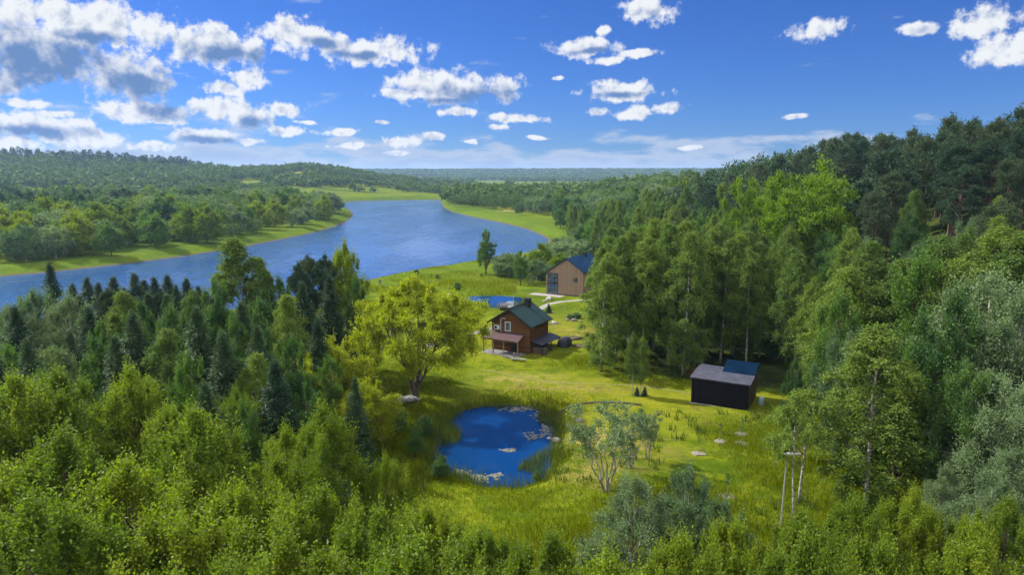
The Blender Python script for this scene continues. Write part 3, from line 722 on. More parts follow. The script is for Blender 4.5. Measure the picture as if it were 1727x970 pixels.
for k, px, Y, yt, w in (('willow',78,70,492,.9),('willow',124,68,508,.85),('birch',212,74,494,1.2),('alder',246,70,516,.75),('birch',325,76,492,1.1),('alder',366,74,478,.7),('willow',12,72,520,1),('alder',300,66,522,.75),
        ('alder',475,78,474,.7),('alder',440,70,508,.75),('spruce',515,74,478,1.3),('alder',600,84,472,.6),('spruce',560,78,466,1.2),('alder',180,62,548,.75),('willow',100,56,590,.7),('spruce',40,64,520,1.4),
        ('alder',20,56,590,.8),('spruce',235,60,532,1.4),('birch',280,58,560,1.2),('spruce',340,62,520,1.5),('alder',395,64,538,.75),('alder',455,62,560,.7),('spruce',385,54,566,1.4),('alder',330,52,600,.7),('birch',430,54,600,1.2),
        ('alder',500,58,575,.7),('spruce',470,50,612,1.4),('alder',150,52,612,.7),('alder',80,48,632,.8),('spruce',10,48,610,1.4),('alder',560,60,606,.7),('alder',520,50,655,.7),('spruce',600,56,640,1.2),('alder',410,44,684,.7),
        ('spruce',290,70,500,1.3),('spruce',415,66,512,1.3),('spruce',160,66,520,1.4),('spruce',205,56,570,1.4),('spruce',440,58,552,1.3),('birch',490,68,500,1.1),('spruce',540,64,540,1.2),('spruce',355,46,650,1.3),('spruce',130,58,560,1.3),('spruce',60,54,575,1.3),('spruce',545,46,690,1.2),
        ('alder',60,90,505,.9),('willow',20,88,520,1),('alder',-60,70,520,1),('spruce',-40,60,560,1),('alder',-90,50,620,1)):
    nm = {'willow': 'grey-green willow in the wood between viewer and river', 'alder': 'green alder in the wood between viewer and river', 'spruce': 'dark spruce deep in the wood between viewer and river', 'birch': 'slim birch in the wood between viewer and river'}[k]
    put(k, px, Y, yt, nm, LW, wide=w)

# right of the meadow: named trees first
put('birch', 1470, 49, 556, 'bright birch with a white trunk standing out at the right edge of the meadow', d=6, wide=1.6, v=0)
put('oak', 1352, 132, 272, 'brightest green broad oak high on the right slope among dark pines', d=10, wide=.78)
put('oak', 1250, 150, 300, 'bright green oak on the right slope, left of the broadest one', d=6, wide=.45)
put('birch', 1015, 88, 430, 'dense olive birch at the left corner of the birch grove', d=4, wide=1.3)
GB = 'tall olive birch in the grove behind the black shed'
for px, Y, yt in ((1040,92,400),(1062,95,392),(1085,90,400),(1105,98,372),(1130,92,380),(1150,97,376),(1172,93,392),(1195,98,380),(1218,92,405),(1240,96,398),(1262,90,420),(1285,95,410),(1020,104,400),(1075,108,385),(1120,110,372),(1165,108,374),(1210,106,385),(1255,108,392),(1300,100,420)):
    put('birch', px, Y, yt, GB, 'birches of the grove behind the black shed', d=3, wide=1.15)
RG = 'trees standing along the right edge of the meadow'
for k, px, Y, yt, w in (('alder',1400,62,500,.75),('willow',1432,58,560,.8),('birch',1395,72,470,1.3),('alder',1580,52,500,.9),('willow',1650,54,470,1.0),('willow',1710,50,510,1.0),('alder',1620,46,620,.9),('willow',1690,44,650,.9),('alder',1545,60,440,.8),('birch',1420,66,452,1.3),('birch',1500,64,440,1.4),
        ('birch',1375,80,470,1.2),('willow',1660,38,800,.9),('willow',1590,42,790,.7),('willow',1725,40,760,.9),('alder',1740,60,420,1.1),('birch',1640,66,385,1.4),('birch',1345,84,430,1.2),('birch',1460,76,410,1.3),('birch',1560,74,400,1.3),('birch',1600,60,440,1.3),('birch',1690,62,400,1.3),('alder',1340,60,610,.5),('alder',1515,52,600,.7),('birch',1330,92,420,1.1)):
    put(k, px, Y, yt, {'willow': 'bushy grey-green willow in the wood right of the meadow', 'alder': 'dark green alder in the wood right of the meadow', 'birch': 'slim light-green birch in the wood right of the meadow'}[k], RG, wide=w, d=4.5)

for px, Y, yt in ((1030,94,560),(1052,97,572),(1100,99,566),(1128,101,578),(1152,100,572),(1190,101,570),(1215,103,575),(1250,101,568),(1282,98,572),(1005,92,585),(1310,92,560)):
    put('alder', px, Y, yt, 'leafy undergrowth bush among the trunks of the birch grove', 'undergrowth of the birch grove', d=1.5, wide=1.3, name='bush', cat='bush')
# scattered: the wooded slope on the right
def scatter(n, box, dist, ok, seed):
    r = np.random.default_rng(seed); pts = []
    cell = dist; grid = {}
    for _ in range(n):
        x = r.uniform(box[0], box[1]); y = r.uniform(box[2], box[3]); dd = dist
        key = (int(x//cell), int(y//cell))
        if any((p[0]-x)**2 + (p[1]-y)**2 < dd*dd for i in (-1,0,1) for j in (-1,0,1) for p in grid.get((key[0]+i, key[1]+j), ())): continue
        grid.setdefault(key, []).append((x, y)); pts.append((x, y))
    P = np.array(pts); return P[ok(P[:, 0], P[:, 1])]
def hidden(x, y, z, cover=11.0):
    t = np.linspace(.12, .93, 40); zz = CAM_Z + (z - CAM_Z)*t; X, Y = x*t, y*t
    c = hgt(X, Y) + np.where((X > toe(Y) + 3) & (Y > 40), cover, 0)
    return bool(np.any(c > zz + 1.0))
def in_view(x, y, m=14): return (np.abs(x) < 0.77*y + m) & (y > 18)
P = scatter(9000, (8, 210, 40, 330), 5.6, lambda x, y: (x > toe(y) + 1.5) & in_view(x, y), 5)
r2 = np.random.default_rng(9)
mass = []            # the far woods that read as one mass
for x, y in P[np.argsort(P[:, 1])]:
    if not free(x, y, 4.5): continue
    if 2 < x < 28 and 140 < y < 172: continue
    grove = x < 46 and 84 < y < 116
    if grove and r2.uniform() < .25: continue
    slope = x - 36 - 0.04*max(y-200, 0); u = r2.uniform()
    near = y < 150
    if slope > 44 + 10*math.sin(y/23) or (slope > 24 and u < 0.3):
        k, lab, Hh = ('pine' if y < 135 else 'pine_s'), 'dark grey-green pine in the wood on the right ridge', r2.uniform(15, 20)
    elif (u < 0.42 and y > 75) or grove: k, lab, Hh = 'birch', 'slender olive-green birch on the wooded right slope', r2.uniform(14, 19)
    elif u < 0.72: k, lab, Hh = ('willow' if y < 130 else 'round_s'), 'rounded grey-green willow on the wooded right slope', r2.uniform(9, 13)
    else: k, lab, Hh = ('alder' if y < 130 else 'green_s'), 'full green alder on the wooded right slope', r2.uniform(11, 16)
    if y > 170 and slope < 0: Hh *= 0.85
    if hidden(x, y, H1(x, y) + Hh + 2): continue
    if k == 'pine_s':
        npine = globals().get('npine', 0) + 1
        if npine > 150: mass.append((x, y, Hh, k)); continue
    K[k].plant(x, y, Hh, lab, {'pine': 'pines on the right ridge', 'pine_s': 'pines on the right ridge', 'birch': 'birches on the right slope'}.get(k, 'leafy trees on the right slope'), wide=r2.uniform(.85, 1.15))

# across the river on the left, and the far right bank
Pl = scatter(14000, (-520, -50, 190, 640), 8.5, lambda x, y: in_view(x, y, 20) & (y > 0), 15)
sdl = sdist(Pl, river_poly); Pl = Pl[(sdl > 10)]; sdl = sdl[sdl > 10]
def left_side(x, y): return x < -0.27*y + 30
rows = []
for (x, y), s in zip(Pl, sdl):
    if y > 560 and x > -170: continue
    if x > -60: continue
    if s < 24 and r2.uniform() < 0.3: continue
    if s > 75 and (y > 330 or s > 110):
        k = 'pine_s' if r2.uniform() < .72 else 'green_s'; Hh = r2.uniform(14, 19)
    else:
        u = r2.uniform(); k = 'round_s' if u < .34 else ('yell_s' if u < (.75 if y < 300 else .5) else 'green_s'); Hh = r2.uniform(9, 16) if s < 40 else r2.uniform(14, 19)
    rows.append((Hh/y, k, x, y, Hh))
rows.sort(reverse=True); cnt = {}
labs = {'pine_s': 'dark pine in the wood across the river', 'green_s': 'green alder in the wood across the river', 'round_s': 'rounded silvery willow along the far river bank', 'yell_s': 'yellow-green maple near the far river bank'}
for q, k, x, y, Hh in rows:
    cnt[k] = cnt.get(k, 0) + 1
    if cnt[k] <= (60 if k == 'pine_s' else 90): K[k].plant(x, y, Hh, labs[k], 'trees across the river', wide=r2.uniform(.9, 1.2))
    else: mass.append((x, y, Hh, k))
Pr = scatter(9000, (-70, 190, 330, 900), 10, lambda x, y: (x > np.interp(y, [330, 420, 520, 620, 900], [20, 24, 10, -60, -80])) & (x < 0.22*y + 20), 25)
sr_ = sdist(Pr, river_poly)
rows = []
for (x, y), s in zip(Pr, sr_):
    if s < (5 if y > 520 else 12): continue
    px = 863.5 + FPX*x/(y*CT)
    if y < 480 and px < 935: continue
    if px < 745: continue
    rows.append((1/y, x, y))
rows.sort(reverse=True)
for i, (q, x, y) in enumerate(rows):
    u = r2.uniform(); k = 'round_s' if u < .4 else 'green_s' if u < .85 else 'yell_s'; Hh = r2.uniform(10, 17)
    if i < 110: K[k].plant(x, y, Hh, {'round_s': 'rounded grey-green willow beyond the river bend', 'green_s': 'green alder beyond the river bend', 'yell_s': 'yellow-green maple beyond the river bend'}[k], 'trees beyond the river bend', wide=r2.uniform(.9, 1.2))
    else: mass.append((x, y, Hh, k))

# meadow trees and bushes by the river
put('alder', 819, 196, 389, 'lone two-part alder at the water edge, standing before open river', d=3, wide=1.0)
put('alder', 878, 172, 424, 'small round-headed alder on thin stems in the riverside meadow', d=3, wide=1.0)
K['yell_s'].at(910, 186, 411, 'bright yellow-green round bush beside the river bend', cat='bush', name='bush')
K['round_s'].at(905, 176, 438, 'low silvery dome-shaped bush in front of the yellow bush', cat='bush', name='bush', wide=1.2)
K['yell_s'].at(946, 178, 428, 'golden bush just behind the larch house gable', cat='bush', name='bush', wide=1.2)
K['round_s'].at(876, 480, 340, 'small lone round tree on the far bank field', wide=.8)
for px, Y, yt in ((862,192,425),(854,192,428),(965,205,404),(985,215,402),(945,230,398)):
    K['round_s'].at(px, Y, yt, 'low grey-green bush on the grassy river bank', 'low bushes on the river bank', cat='bush', name='bush', wide=1.5)
# young birches standing in the mown grass, with two clipped junipers
for px, py, yt in ((1066,668,560),(1079,670,566)):
    p = at(px, py); K['birch'].plant(p[0], p[1], ztop(yt, p[1]) - p[2], 'thin young birch standing alone in the mown grass before the grove', 'pair of young birches in the mown grass', wide=.75, v=3)
for px in (1074, 1087):
    p = at(px, 668); K['spruce'].plant(p[0], p[1], 1.3, 'tiny dark clipped cone bush at the foot of the young birches', 'two clipped cones', name='conifer_shrub', cat='shrub', wide=2.0)
# open willow shrubs in front of the meadow
for px, py, yt, w, lab in ((1022,830,690,1.15,'open willow shrub with bare rods, nearest the pond edge'), (1062,790,695,1.0,'open willow shrub with bare reddish rods between its two neighbours'), (1092,775,700,.8,'rightmost open willow shrub on the meadow with one long leaning rod')):
    p = at(px, py); K['shrub'].plant(p[0], p[1], ztop(yt, p[1]) - p[2], lab, wide=w)

# far woods as one mass
def far_wood():
    r = np.random.default_rng(77); g = G()
    tm = []
    for s in range(6):
        q = np.random.default_rng(200+s); n = 150
        d = norm(q.normal(size=(n, 3))); d[:, 2] = np.abs(d[:, 2])*1.0 - 0.25*(q.uniform(size=n) < .3)
        rad = 1 + 0.22*np.sin(d[:, 0]*5+s)+0.18*np.sin(d[:, 1]*6+2*s)
        P = d*rad[:, None]*q.uniform(.75, 1, (n, 1))*np.array([.5, .5, .55]); P[:, 2] += 0.42
        gg = G(); leaf_faces(gg, P, norm(q.normal(size=(n, 3))), norm(d + q.normal(size=(n, 3))*.35), q.uniform(.2, .34, n), q.uniform(.16, .26, n)); tm.append(gg.arr())
    cone = []
    for s in range(3):
        q = np.random.default_rng(300+s); n = 90
        t = q.uniform(0, 1, n); a = q.uniform(0, 6.28, n); rr = .17*(1-t)**.8 + .02
        P = np.column_stack([rr*np.cos(a), rr*np.sin(a), .1+.9*t]); D = np.column_stack([np.cos(a), np.sin(a), -np.full(n, .3)])
        gg = G(); leaf_faces(gg, P-D*.05, norm(D), norm(q.normal(size=(n, 3))*.5+[0, 0, 1]), q.uniform(.12, .2, n), q.uniform(.08, .13, n)); cone.append(gg.arr())
    fine = []
    for s in range(5):
        q = np.random.default_rng(400+s); n = 620
        C = norm(q.normal(size=(26, 3)))*q.uniform(.5, 1, (26, 1))*np.array([.36, .36, .40]); C[:, 2] += .46
        ci = q.integers(0, 26, n); d = norm(q.normal(size=(n, 3)) + [0, 0, .3]); P = C[ci] + d*q.uniform(.6, 1.1, (n, 1))*.15
        gg = G(); leaf_faces(gg, P, norm(q.normal(size=(n, 3))), norm(d + q.normal(size=(n, 3))*.5 + [0, 0, .4]), q.uniform(.05, .085, n), q.uniform(.035, .06, n)); fine.append(gg.arr())
    jobs = []
    for x, y, Hh, k in mass: jobs.append((x, y, Hh, Hh*(.8 if k == 'pine_s' else 1.0), 2 if k == 'pine_s' else False))
    # valley floor: hedges and copses between fields
    def cop(x, y): return wav(x, y, 70) + 0.6*wav(x, y, 31, 1)
    Pv = scatter(22000, (-1000, 420, 600, 1500), 12, lambda x, y: in_view(x, y, 40) & (x < .32*y+30), 31)
    sv = sdist(Pv, river_poly); hv = hgt(Pv[:, 0], Pv[:, 1])
    for (x, y), s, h in zip(Pv, sv, hv):
        if s < 14: continue
        if h > 6:
            if np.exp(-(((x+375)/40)**2 + ((y-1200)/110)**2)**2) > .3: continue
            if wav(x, y, 95, 4) > .62 or (wav(x, y, 160, 1) > .5 and wav(x, y, 45, 2) > .1): continue
            con = h > 30 and bool( x/y < -.45 and r.uniform() < (.85 if y > 1250 else .25))
            jobs.append((x, y, r.uniform(9, 16), r.uniform(10, 17), con))
        elif cop(x, y) > .62 or (y < 760 and cop(x, y) > .05) or (920 + 30*np.sin(x/60) < y < 1120 and cop(x, y) > -.45): jobs.append((x, y, r.uniform(6, 13), r.uniform(9, 15), False))
    Pf = scatter(16000, (-1500, 1300, 1500, 2800), 22, lambda x, y: in_view(x, y, 40), 32)
    for x, y in Pf:
        if cop(x/2.2, y/3) > .12 or H1(x, y) > 8: jobs.append((x, y, r.uniform(10, 16), r.uniform(16, 26), False))
    Pf = scatter(9000, (-3200, 2600, 2800, 4700), 42, lambda x, y: in_view(x, y, 60), 33)
    for x, y in Pf:
        if y > 3300 or cop(x/5, y/7) > 0: jobs.append((x, y, r.uniform(14, 19), r.uniform(40, 60), False))
    xs = np.array([j[0] for j in jobs]); yy = np.array([j[1] for j in jobs]); zs = hgt(xs, yy)
    for (x, y, Hh, Wd, con), z in zip(jobs, zs):
        V, Q, _ = (cone[r.integers(3)] if con is True or con == 1 else fine[r.integers(5)] if y < 620 else tm[r.integers(6)])
        a = r.uniform(0, 6.28); c, s_ = math.cos(a), math.sin(a)
        isc = con is True or con == 1
        Hh = Hh*r.uniform(1.15, 1.6) if isc else Hh; Wx = Hh*1.25 if isc else Wd
        W = np.column_stack([(V[:, 0]*c - V[:, 1]*s_)*Wx + x, (V[:, 0]*s_ + V[:, 1]*c)*Wx + y, V[:, 2]*Hh + z - .5])
        g.add(W, Q, m=1 if con else 0)
    print('far trees', len(jobs), 'faces', sum(len(q) for q in g.Q))
    o = link('far_woodland', g.mesh('far_woodland', [LM['far'], LM['spruce']])); tag(o, 'blue-green woods covering the far hills and valley floor', 'woodland', kind='stuff')
far_wood()

# ------------------------------------------------------------------ buildings
M = {
 'log': boards('log_wall', (0.095, 0.048, 0.020), 'Z', 0.21),
 'larch': boards('larch_boards', (0.205, 0.142, 0.100), 'XY', 0.19, 0.12, 0.2),
 'black_boards': boards('black_boards', (0.006, 0.006, 0.008), 'XY', 0.2, 0.3),
 'brown_boards': boards('brown_boards', (0.085, 0.058, 0.038), 'XY', 0.2, 0.25),
 'deck': boards('deck_boards', (0.24, 0.215, 0.205), 'X', 0.14, 0.15, 0.3),
 'green_roof': boards('green_metal_roof', (0.020, 0.042, 0.037), 'Y', 0.35, 0.10, 0.25, 0.42),
 'blue_roof': boards('blue_metal_roof', (0.004, 0.026, 0.062), 'Y', 0.5, 0.10, 0.25, 0.4),
 'felt': plain('roof_felt', (0.038, 0.041, 0.066), 0.6, 0.35, 1.2),
 'felt_blue': plain('blue_roof_felt', (0.003, 0.012, 0.030), 0.95, 0.3, 1.5, spec=.0),
 'red_roof': plain('red_brown_roof', (0.055, 0.027, 0.034), 0.5, 0.2),
 'dark': plain('dark_metal', (0.012, 0.013, 0.016), 0.45, 0.2),
 'timber': plain('timber', (0.22, 0.13, 0.055), 0.7, 0.2, 6, stretch=(1, 1, .2)),
 'weathered': boards('weathered_wood', (0.17, 0.165, 0.17), 'XY', 0.18, 0.3, 0.5),
 'white': plain('white_paint', (0.42, 0.43, 0.45), 0.5, 0.05),
 'grey': plain('grey_metal', (0.3, 0.31, 0.33), 0.4, 0.1, metal=0.3),
 'glass': plain('window_glass', (0.055, 0.08, 0.10), 0.04, 0.75, 1.6, spec=0.9),
 'concrete': plain('concrete', (0.17, 0.165, 0.155), 0.85, 0.2),
 'stone': plain('field_stone', (0.18, 0.165, 0.155), 0.85, 0.3, 4, bump=0.4),
 'pale_stone': plain('pale_stone', (0.30, 0.285, 0.27), 0.85, 0.2, 4, bump=0.4),
 'gravel': plain('gravel', (0.20, 0.19, 0.185), 0.9, 0.25, 14, bump=0.4),
 'trail': plain('trail', (0.13, 0.125, 0.035), 0.95, 0.25, 3),
 'earth': plain('earth', (0.06, 0.05, 0.025), 0.95, 0.4, 3, bump=0.6),
 'mulch': plain('pale_mulch', (0.16, 0.145, 0.12), 0.95, 0.35, 6, bump=0.6),
 'car_paint': plain('dark_silver_paint', (0.22, 0.25, 0.30), 0.3, 0.05, metal=0.5, spec=0.6),
 'car_dark': plain('dark_paint', (0.025, 0.03, 0.04), 0.3, 0.1, spec=0.6),
 'rubber': plain('tyre_rubber', (0.015, 0.015, 0.016), 0.85, 0.2),
 'red_lamp': plain('red_lamp', (0.4, 0.02, 0.02), 0.3, 0.1),
 'tarp': plain('dark_tarp', (0.028, 0.03, 0.045), 0.55, 0.35, 1.5, bump=0.5),
 'firewood': plain('firewood', (0.10, 0.072, 0.05), 0.9, 0.5, 7),
 'cloth_blue': plain('pale_blue_plastic', (0.22, 0.31, 0.36), 0.5, 0.1),
}
def roof_g(w0, w1, xr, z0, z1, zr, y0, y1, t):
    """two slopes meeting at a ridge along Y"""
    g = G(); V = []
    for y in (y0, y1):
        V += [(w0, y, z0), (xr, y, zr), (w1, y, z1), (w1, y, z1+t), (xr, y, zr+t*1.15), (w0, y, z0+t)]
    n = 6
    Q = [[0,1,7,6],[1,2,8,7],[2,3,9,8],[3,4,10,9],[4,5,11,10],[5,0,6,11],[0,5,4,1],[1,4,3,2],[6,7,10,11],[7,8,9,10]]
    g.add(V, Q); return g
def window(parent, c, w, h, axis, frame='white', pane='glass', depth=0.07, bars=(0, 0), name='window', ft=0.08):
    """axis 'y': lies in the XZ plane facing -Y; axis 'x': lies in YZ facing +X"""
    f = G(); x, y, z = c
    def bx(g, u, v, su, sv, d0, d1):
        dm, dd = (d0+d1)/2, d1-d0
        if axis == 'y': g.box((x+u, y-dm, z+v), (su, dd, sv))
        else: g.box((x+dm, y+u, z+v), (dd, su, sv))
    bx(f, -w/2, 0, ft, h+ft, 0.004, depth); bx(f, w/2, 0, ft, h+ft, 0.004, depth)
    bx(f, 0, h/2, w-ft, ft, 0.004, depth); bx(f, 0, -h/2, w-ft, ft, 0.004, depth)
    for i in range(bars[0]): bx(f, -w/2 + w*(i+1)/(bars[0]+1), 0, ft*0.7, h-ft, 0.03, depth-0.005)
    for i in range(bars[1]): bx(f, 0, -h/2 + h*(i+1)/(bars[1]+1), w-ft, ft*0.7, 0.032, depth-0.008)
    fo = part(name, f, M[frame], parent)
    p = G(); bx(p, 0, 0, w-ft, h-ft, 0.006, 0.026); part('pane', p, M[pane], fo)
    return fo
def log_house():
    a = at(830, 589); b = at(893, 598); c = (a+b)/2
    rz = math.atan2(b[1]-a[1], b[0]-a[0]); w = np.hypot(*(b-a)[:2]); hw = w/2; L = 6.0
    t = thing('log_house', 'small brown log house with green metal roof and a lean-to veranda', 'house', (c[0], c[1], min(a[2], b[2])-0.05), rz)
    g = G(); g.prism([(-hw, -.4), (hw, -.4), (hw, 4.45), (0, 6.45), (-hw, 4.45)], 0, L); part('wall', g, M['log'], t)
    ov = 0.55; sl = 2.0/hw
    g = roof_g(-hw-ov, hw+ov, 0, 4.47-sl*ov, 4.47-sl*ov, 6.47, -0.6, L+0.5, 0.14); rf = part('roof', g, M['green_roof'], t)
    g = G(); g.tube([(0, -0.62, 6.65), (0, L+0.52, 6.65)], 0.09, 6); part('ridge_cap', g, M['dark'], rf)
    g = G(); g.box((0.55, 4.3, 6.75), (0.75, 0.75, 1.3)); g.box((0.55, 4.3, 7.45), (0.9, 0.9, 0.1)); part('chimney', g, M['dark'], rf)
    # barge boards
    g = G()
    for s in (-1, 1):
        g.add([(s*(hw+ov+.01), -0.66, 4.40-sl*ov), (0, -0.66, 6.40), (0, -0.66, 6.66), (s*(hw+ov+.01), -0.66, 4.66-sl*ov),
               (s*(hw+ov+.01), -0.605, 4.40-sl*ov), (0, -0.605, 6.40), (0, -0.605, 6.66), (s*(hw+ov+.01), -0.605, 4.66-sl*ov)], [[0,1,2,3],[4,7,6,5],[0,4,5,1],[3,2,6,7],[0,3,7,4],[1,5,6,2]])
    part('bargeboard', g, M['dark'], rf)
    window(t, (-hw+w*.43, 0, 3.85), 0.85, 1.3, 'y', bars=(0, 0), ft=.13)
    window(t, (hw, 1.1, 4.0), 0.7, 0.55, 'x', frame='timber')
    window(t, (hw, 3.2, 1.5), 1.0, 1.1, 'x', frame='dark')
    g = G(); g.box((-hw+w*.155, -.22, 3.6), (.86, .34, .62)); ac = part('air_conditioner', g, M['white'], t)
    g = G(); g.tube([(-hw+w*.155-.12, -.392, 3.6), (-hw+w*.155-.12, -.41, 3.6)], .23, 14); part('fan', g, M['dark'], ac)
    g = G(); x = -hw+w*.25; g.tube([(x, -.1, 3.0), (x, -.1, 4.3), (x, -.1, 4.95), (x+.06, -.1, 5.0), (x+.8, -.1, 5.0)], .06, 6); part('pipe', g, M['white'], t)
    # veranda
    vx0, vx1 = -hw-0.35, hw*0.78; d = 2.0
    g = G(); V = [(vx0, -d-.25, 2.2), (vx1, -d-.25, 2.2), (vx1, -.01, 2.95), (vx0, -.01, 2.95)]; V = V + [(x_, y_, z_+.1) for x_, y_, z_ in V]
    g.add(V, [[3,2,1,0],[4,5,6,7],[0,1,5,4],[1,2,6,5],[2,3,7,6],[3,0,4,7]]); vr = part('veranda_roof', g, M['red_roof'], t)
    g = G(); g.box(((vx0+vx1)/2, -d, 2.13), (vx1-vx0-.1, .14, .16)); part('beam', g, M['timber'], vr)
    for x in (vx0+.1, vx0+1.75, vx0+3.5, vx1-.15):
        g = G(); g.box((x, -d, 0.95), (.15, .15, 2.2)); part('post', g, M['timber'], t)
    g = G(); g.box(((vx0+vx1)/2, -d/2-.2, -.05), (vx1-vx0+.3, d+.5, .3)); part('veranda_floor', g, M['weathered'], t)
    g = G(); g.box((0.6, -.03, 1.0), (.95, .05, 2.0)); dr = part('door', g, M['dark'], t); g = G(); g.tube([(.25, -.07, 1.0), (.25, -.12, 1.0), (.37, -.12, 1.0)], .02, 5); part('handle', g, M['grey'], dr)
    # dark lean-to along the right wall
    g = G(); x0, x1 = hw+.02, hw+2.0; V = [(x0, .2, 2.0), (x1, .2, 1.55), (x1, 6.4, 1.55), (x0, 6.4, 2.0)]; V += [(a_, b_, c_+.09) for a_, b_, c_ in V]
    g.add(V, [[3,2,1,0],[4,5,6,7],[0,1,5,4],[1,2,6,5],[2,3,7,6],[3,0,4,7]]); lt = part('lean_to', g, M['tarp'], t)
    for y in (.35, 3.3, 6.2):
        g = G(); g.box((x1-.12, y, .7), (.12, .12, 1.7)); part('post', g, M['dark'], lt)
    o = thing('log_pile', 'stack of split firewood under the dark lean-to of the log house', 'firewood', t.matrix_basis @ Vector((hw+1.2, .9, .0)), rz)
    g = G(); q = np.random.default_rng(4)
    for i in range(8):
        for j in range(5): g.tube([(-.95+i*.26+(j % 2)*.12, -.3+q.uniform(-.05, .05), .1+j*.22), (-.95+i*.26+(j % 2)*.12, .55, .1+j*.22)], .125, 6)
    part('logs', g, M['firewood'], o)
    o = thing('covered_wood_stack', 'rounded dark tarp-covered stack at the back of the lean-to', 'wood stack', t.matrix_basis @ Vector((hw+2.7, 6.2, 0)), rz)
    g = G(); g.tube([(0, -.9, .75), (0, -.8, .75), (0, .9, .75), (0, 1.0, .75)], [.6, .85, .85, .6], 12); part('tarp', g, M['tarp'], o, True)
    # railing and bench out in front of the veranda
    o = thing('wooden_railing', 'pale weathered timber railing in front of the veranda', 'railing', t.matrix_basis @ Vector((hw*.5, -3.4, -.1)), rz-.15)
    for x in (-.95, 1.0):
        g = G(); g.box((x, 0, .55), (.14, .14, 1.25)); part('post', g, M['weathered'], o)
    for z in (.35, .12):
        g = G(); g.box((0.02, -.085, z), (2.1, .05, .16)); part('rail', g, M['weathered'], o)
    o = thing('plank_bench', 'low grey plank bench in the grass right of the railing', 'bench', t.matrix_basis @ Vector((hw*.5+2.0, -4.0, -.05)), rz+.2)
    g = G(); g.box((0, 0, .45), (2.1, .5, .09)); part('seat', g, M['weathered'], o)
    for x in (-.8, .8):
        g = G(); g.box((x, 0, .2), (.12, .42, .42)); part('leg', g, M['weathered'], o)
    return t
log_house()
def larch_house():
    a = at(921, 496); z0 = a[2]
    ang = R(-31); u = np.array([math.cos(ang), math.sin(ang)]); w = 9.4
    t = thing('larch_house', 'two-storey larch-clad house with dark blue metal roof and big glazed bay', 'house', (a[0], a[1], z0), ang)
    L = 12.0; xr = w*.56; zl, zr_, zt = 5.1, 5.9, 8.55
    g = G(); g.prism([(0, -.5), (w, -.5), (w, zr_), (xr, zt), (0, zl)], 0, L); part('wall', g, M['larch'], t)
    sl0 = (zt-zl)/xr; sl1 = (zt-zr_)/(w-xr); ov = .4
    g = roof_g(-ov, w+ov, xr, zl-sl0*ov+.03, zr_-sl1*ov+.03, zt+.03, -.35, L+.3, .16); rf = part('roof', g, M['blue_roof'], t)
    g = G(); g.box((xr+.4, 8.8, zt+.2), (.8, .8, 1.2)); part('chimney', g, M['dark'], rf)
    g = G()
    g.box((w/2, -.012, .05), (w-.02, .02, .6)); part('plinth', g, M['dark'], t)
    window(t, (1.75, 0, 4.05), 2.6, 2.0, 'y', frame='dark', bars=(2, 1), ft=.12)
    window(t, (1.75, 0, 1.35), 2.6, 2.35, 'y', frame='dark', bars=(2, 1), name='glass_door', ft=.12)
    window(t, (w-1.9, 0, 3.9), .9, .9, 'y', frame='dark')
    g = G(); g.box((1.75, -.09, 2.78), (2.75, .16, .22)); part('lintel', g, M['dark'], t)
    g = G(); g.box((.9, -1.4, -.05), (8.2, 2.75, .24)); dk = part('deck', g, M['deck'], t)
    g = G(); g.box((.9, -1.4, -.5), (8.1, 2.65, .65)); part('deck_skirt', g, M['dark'], dk)
larch_house()
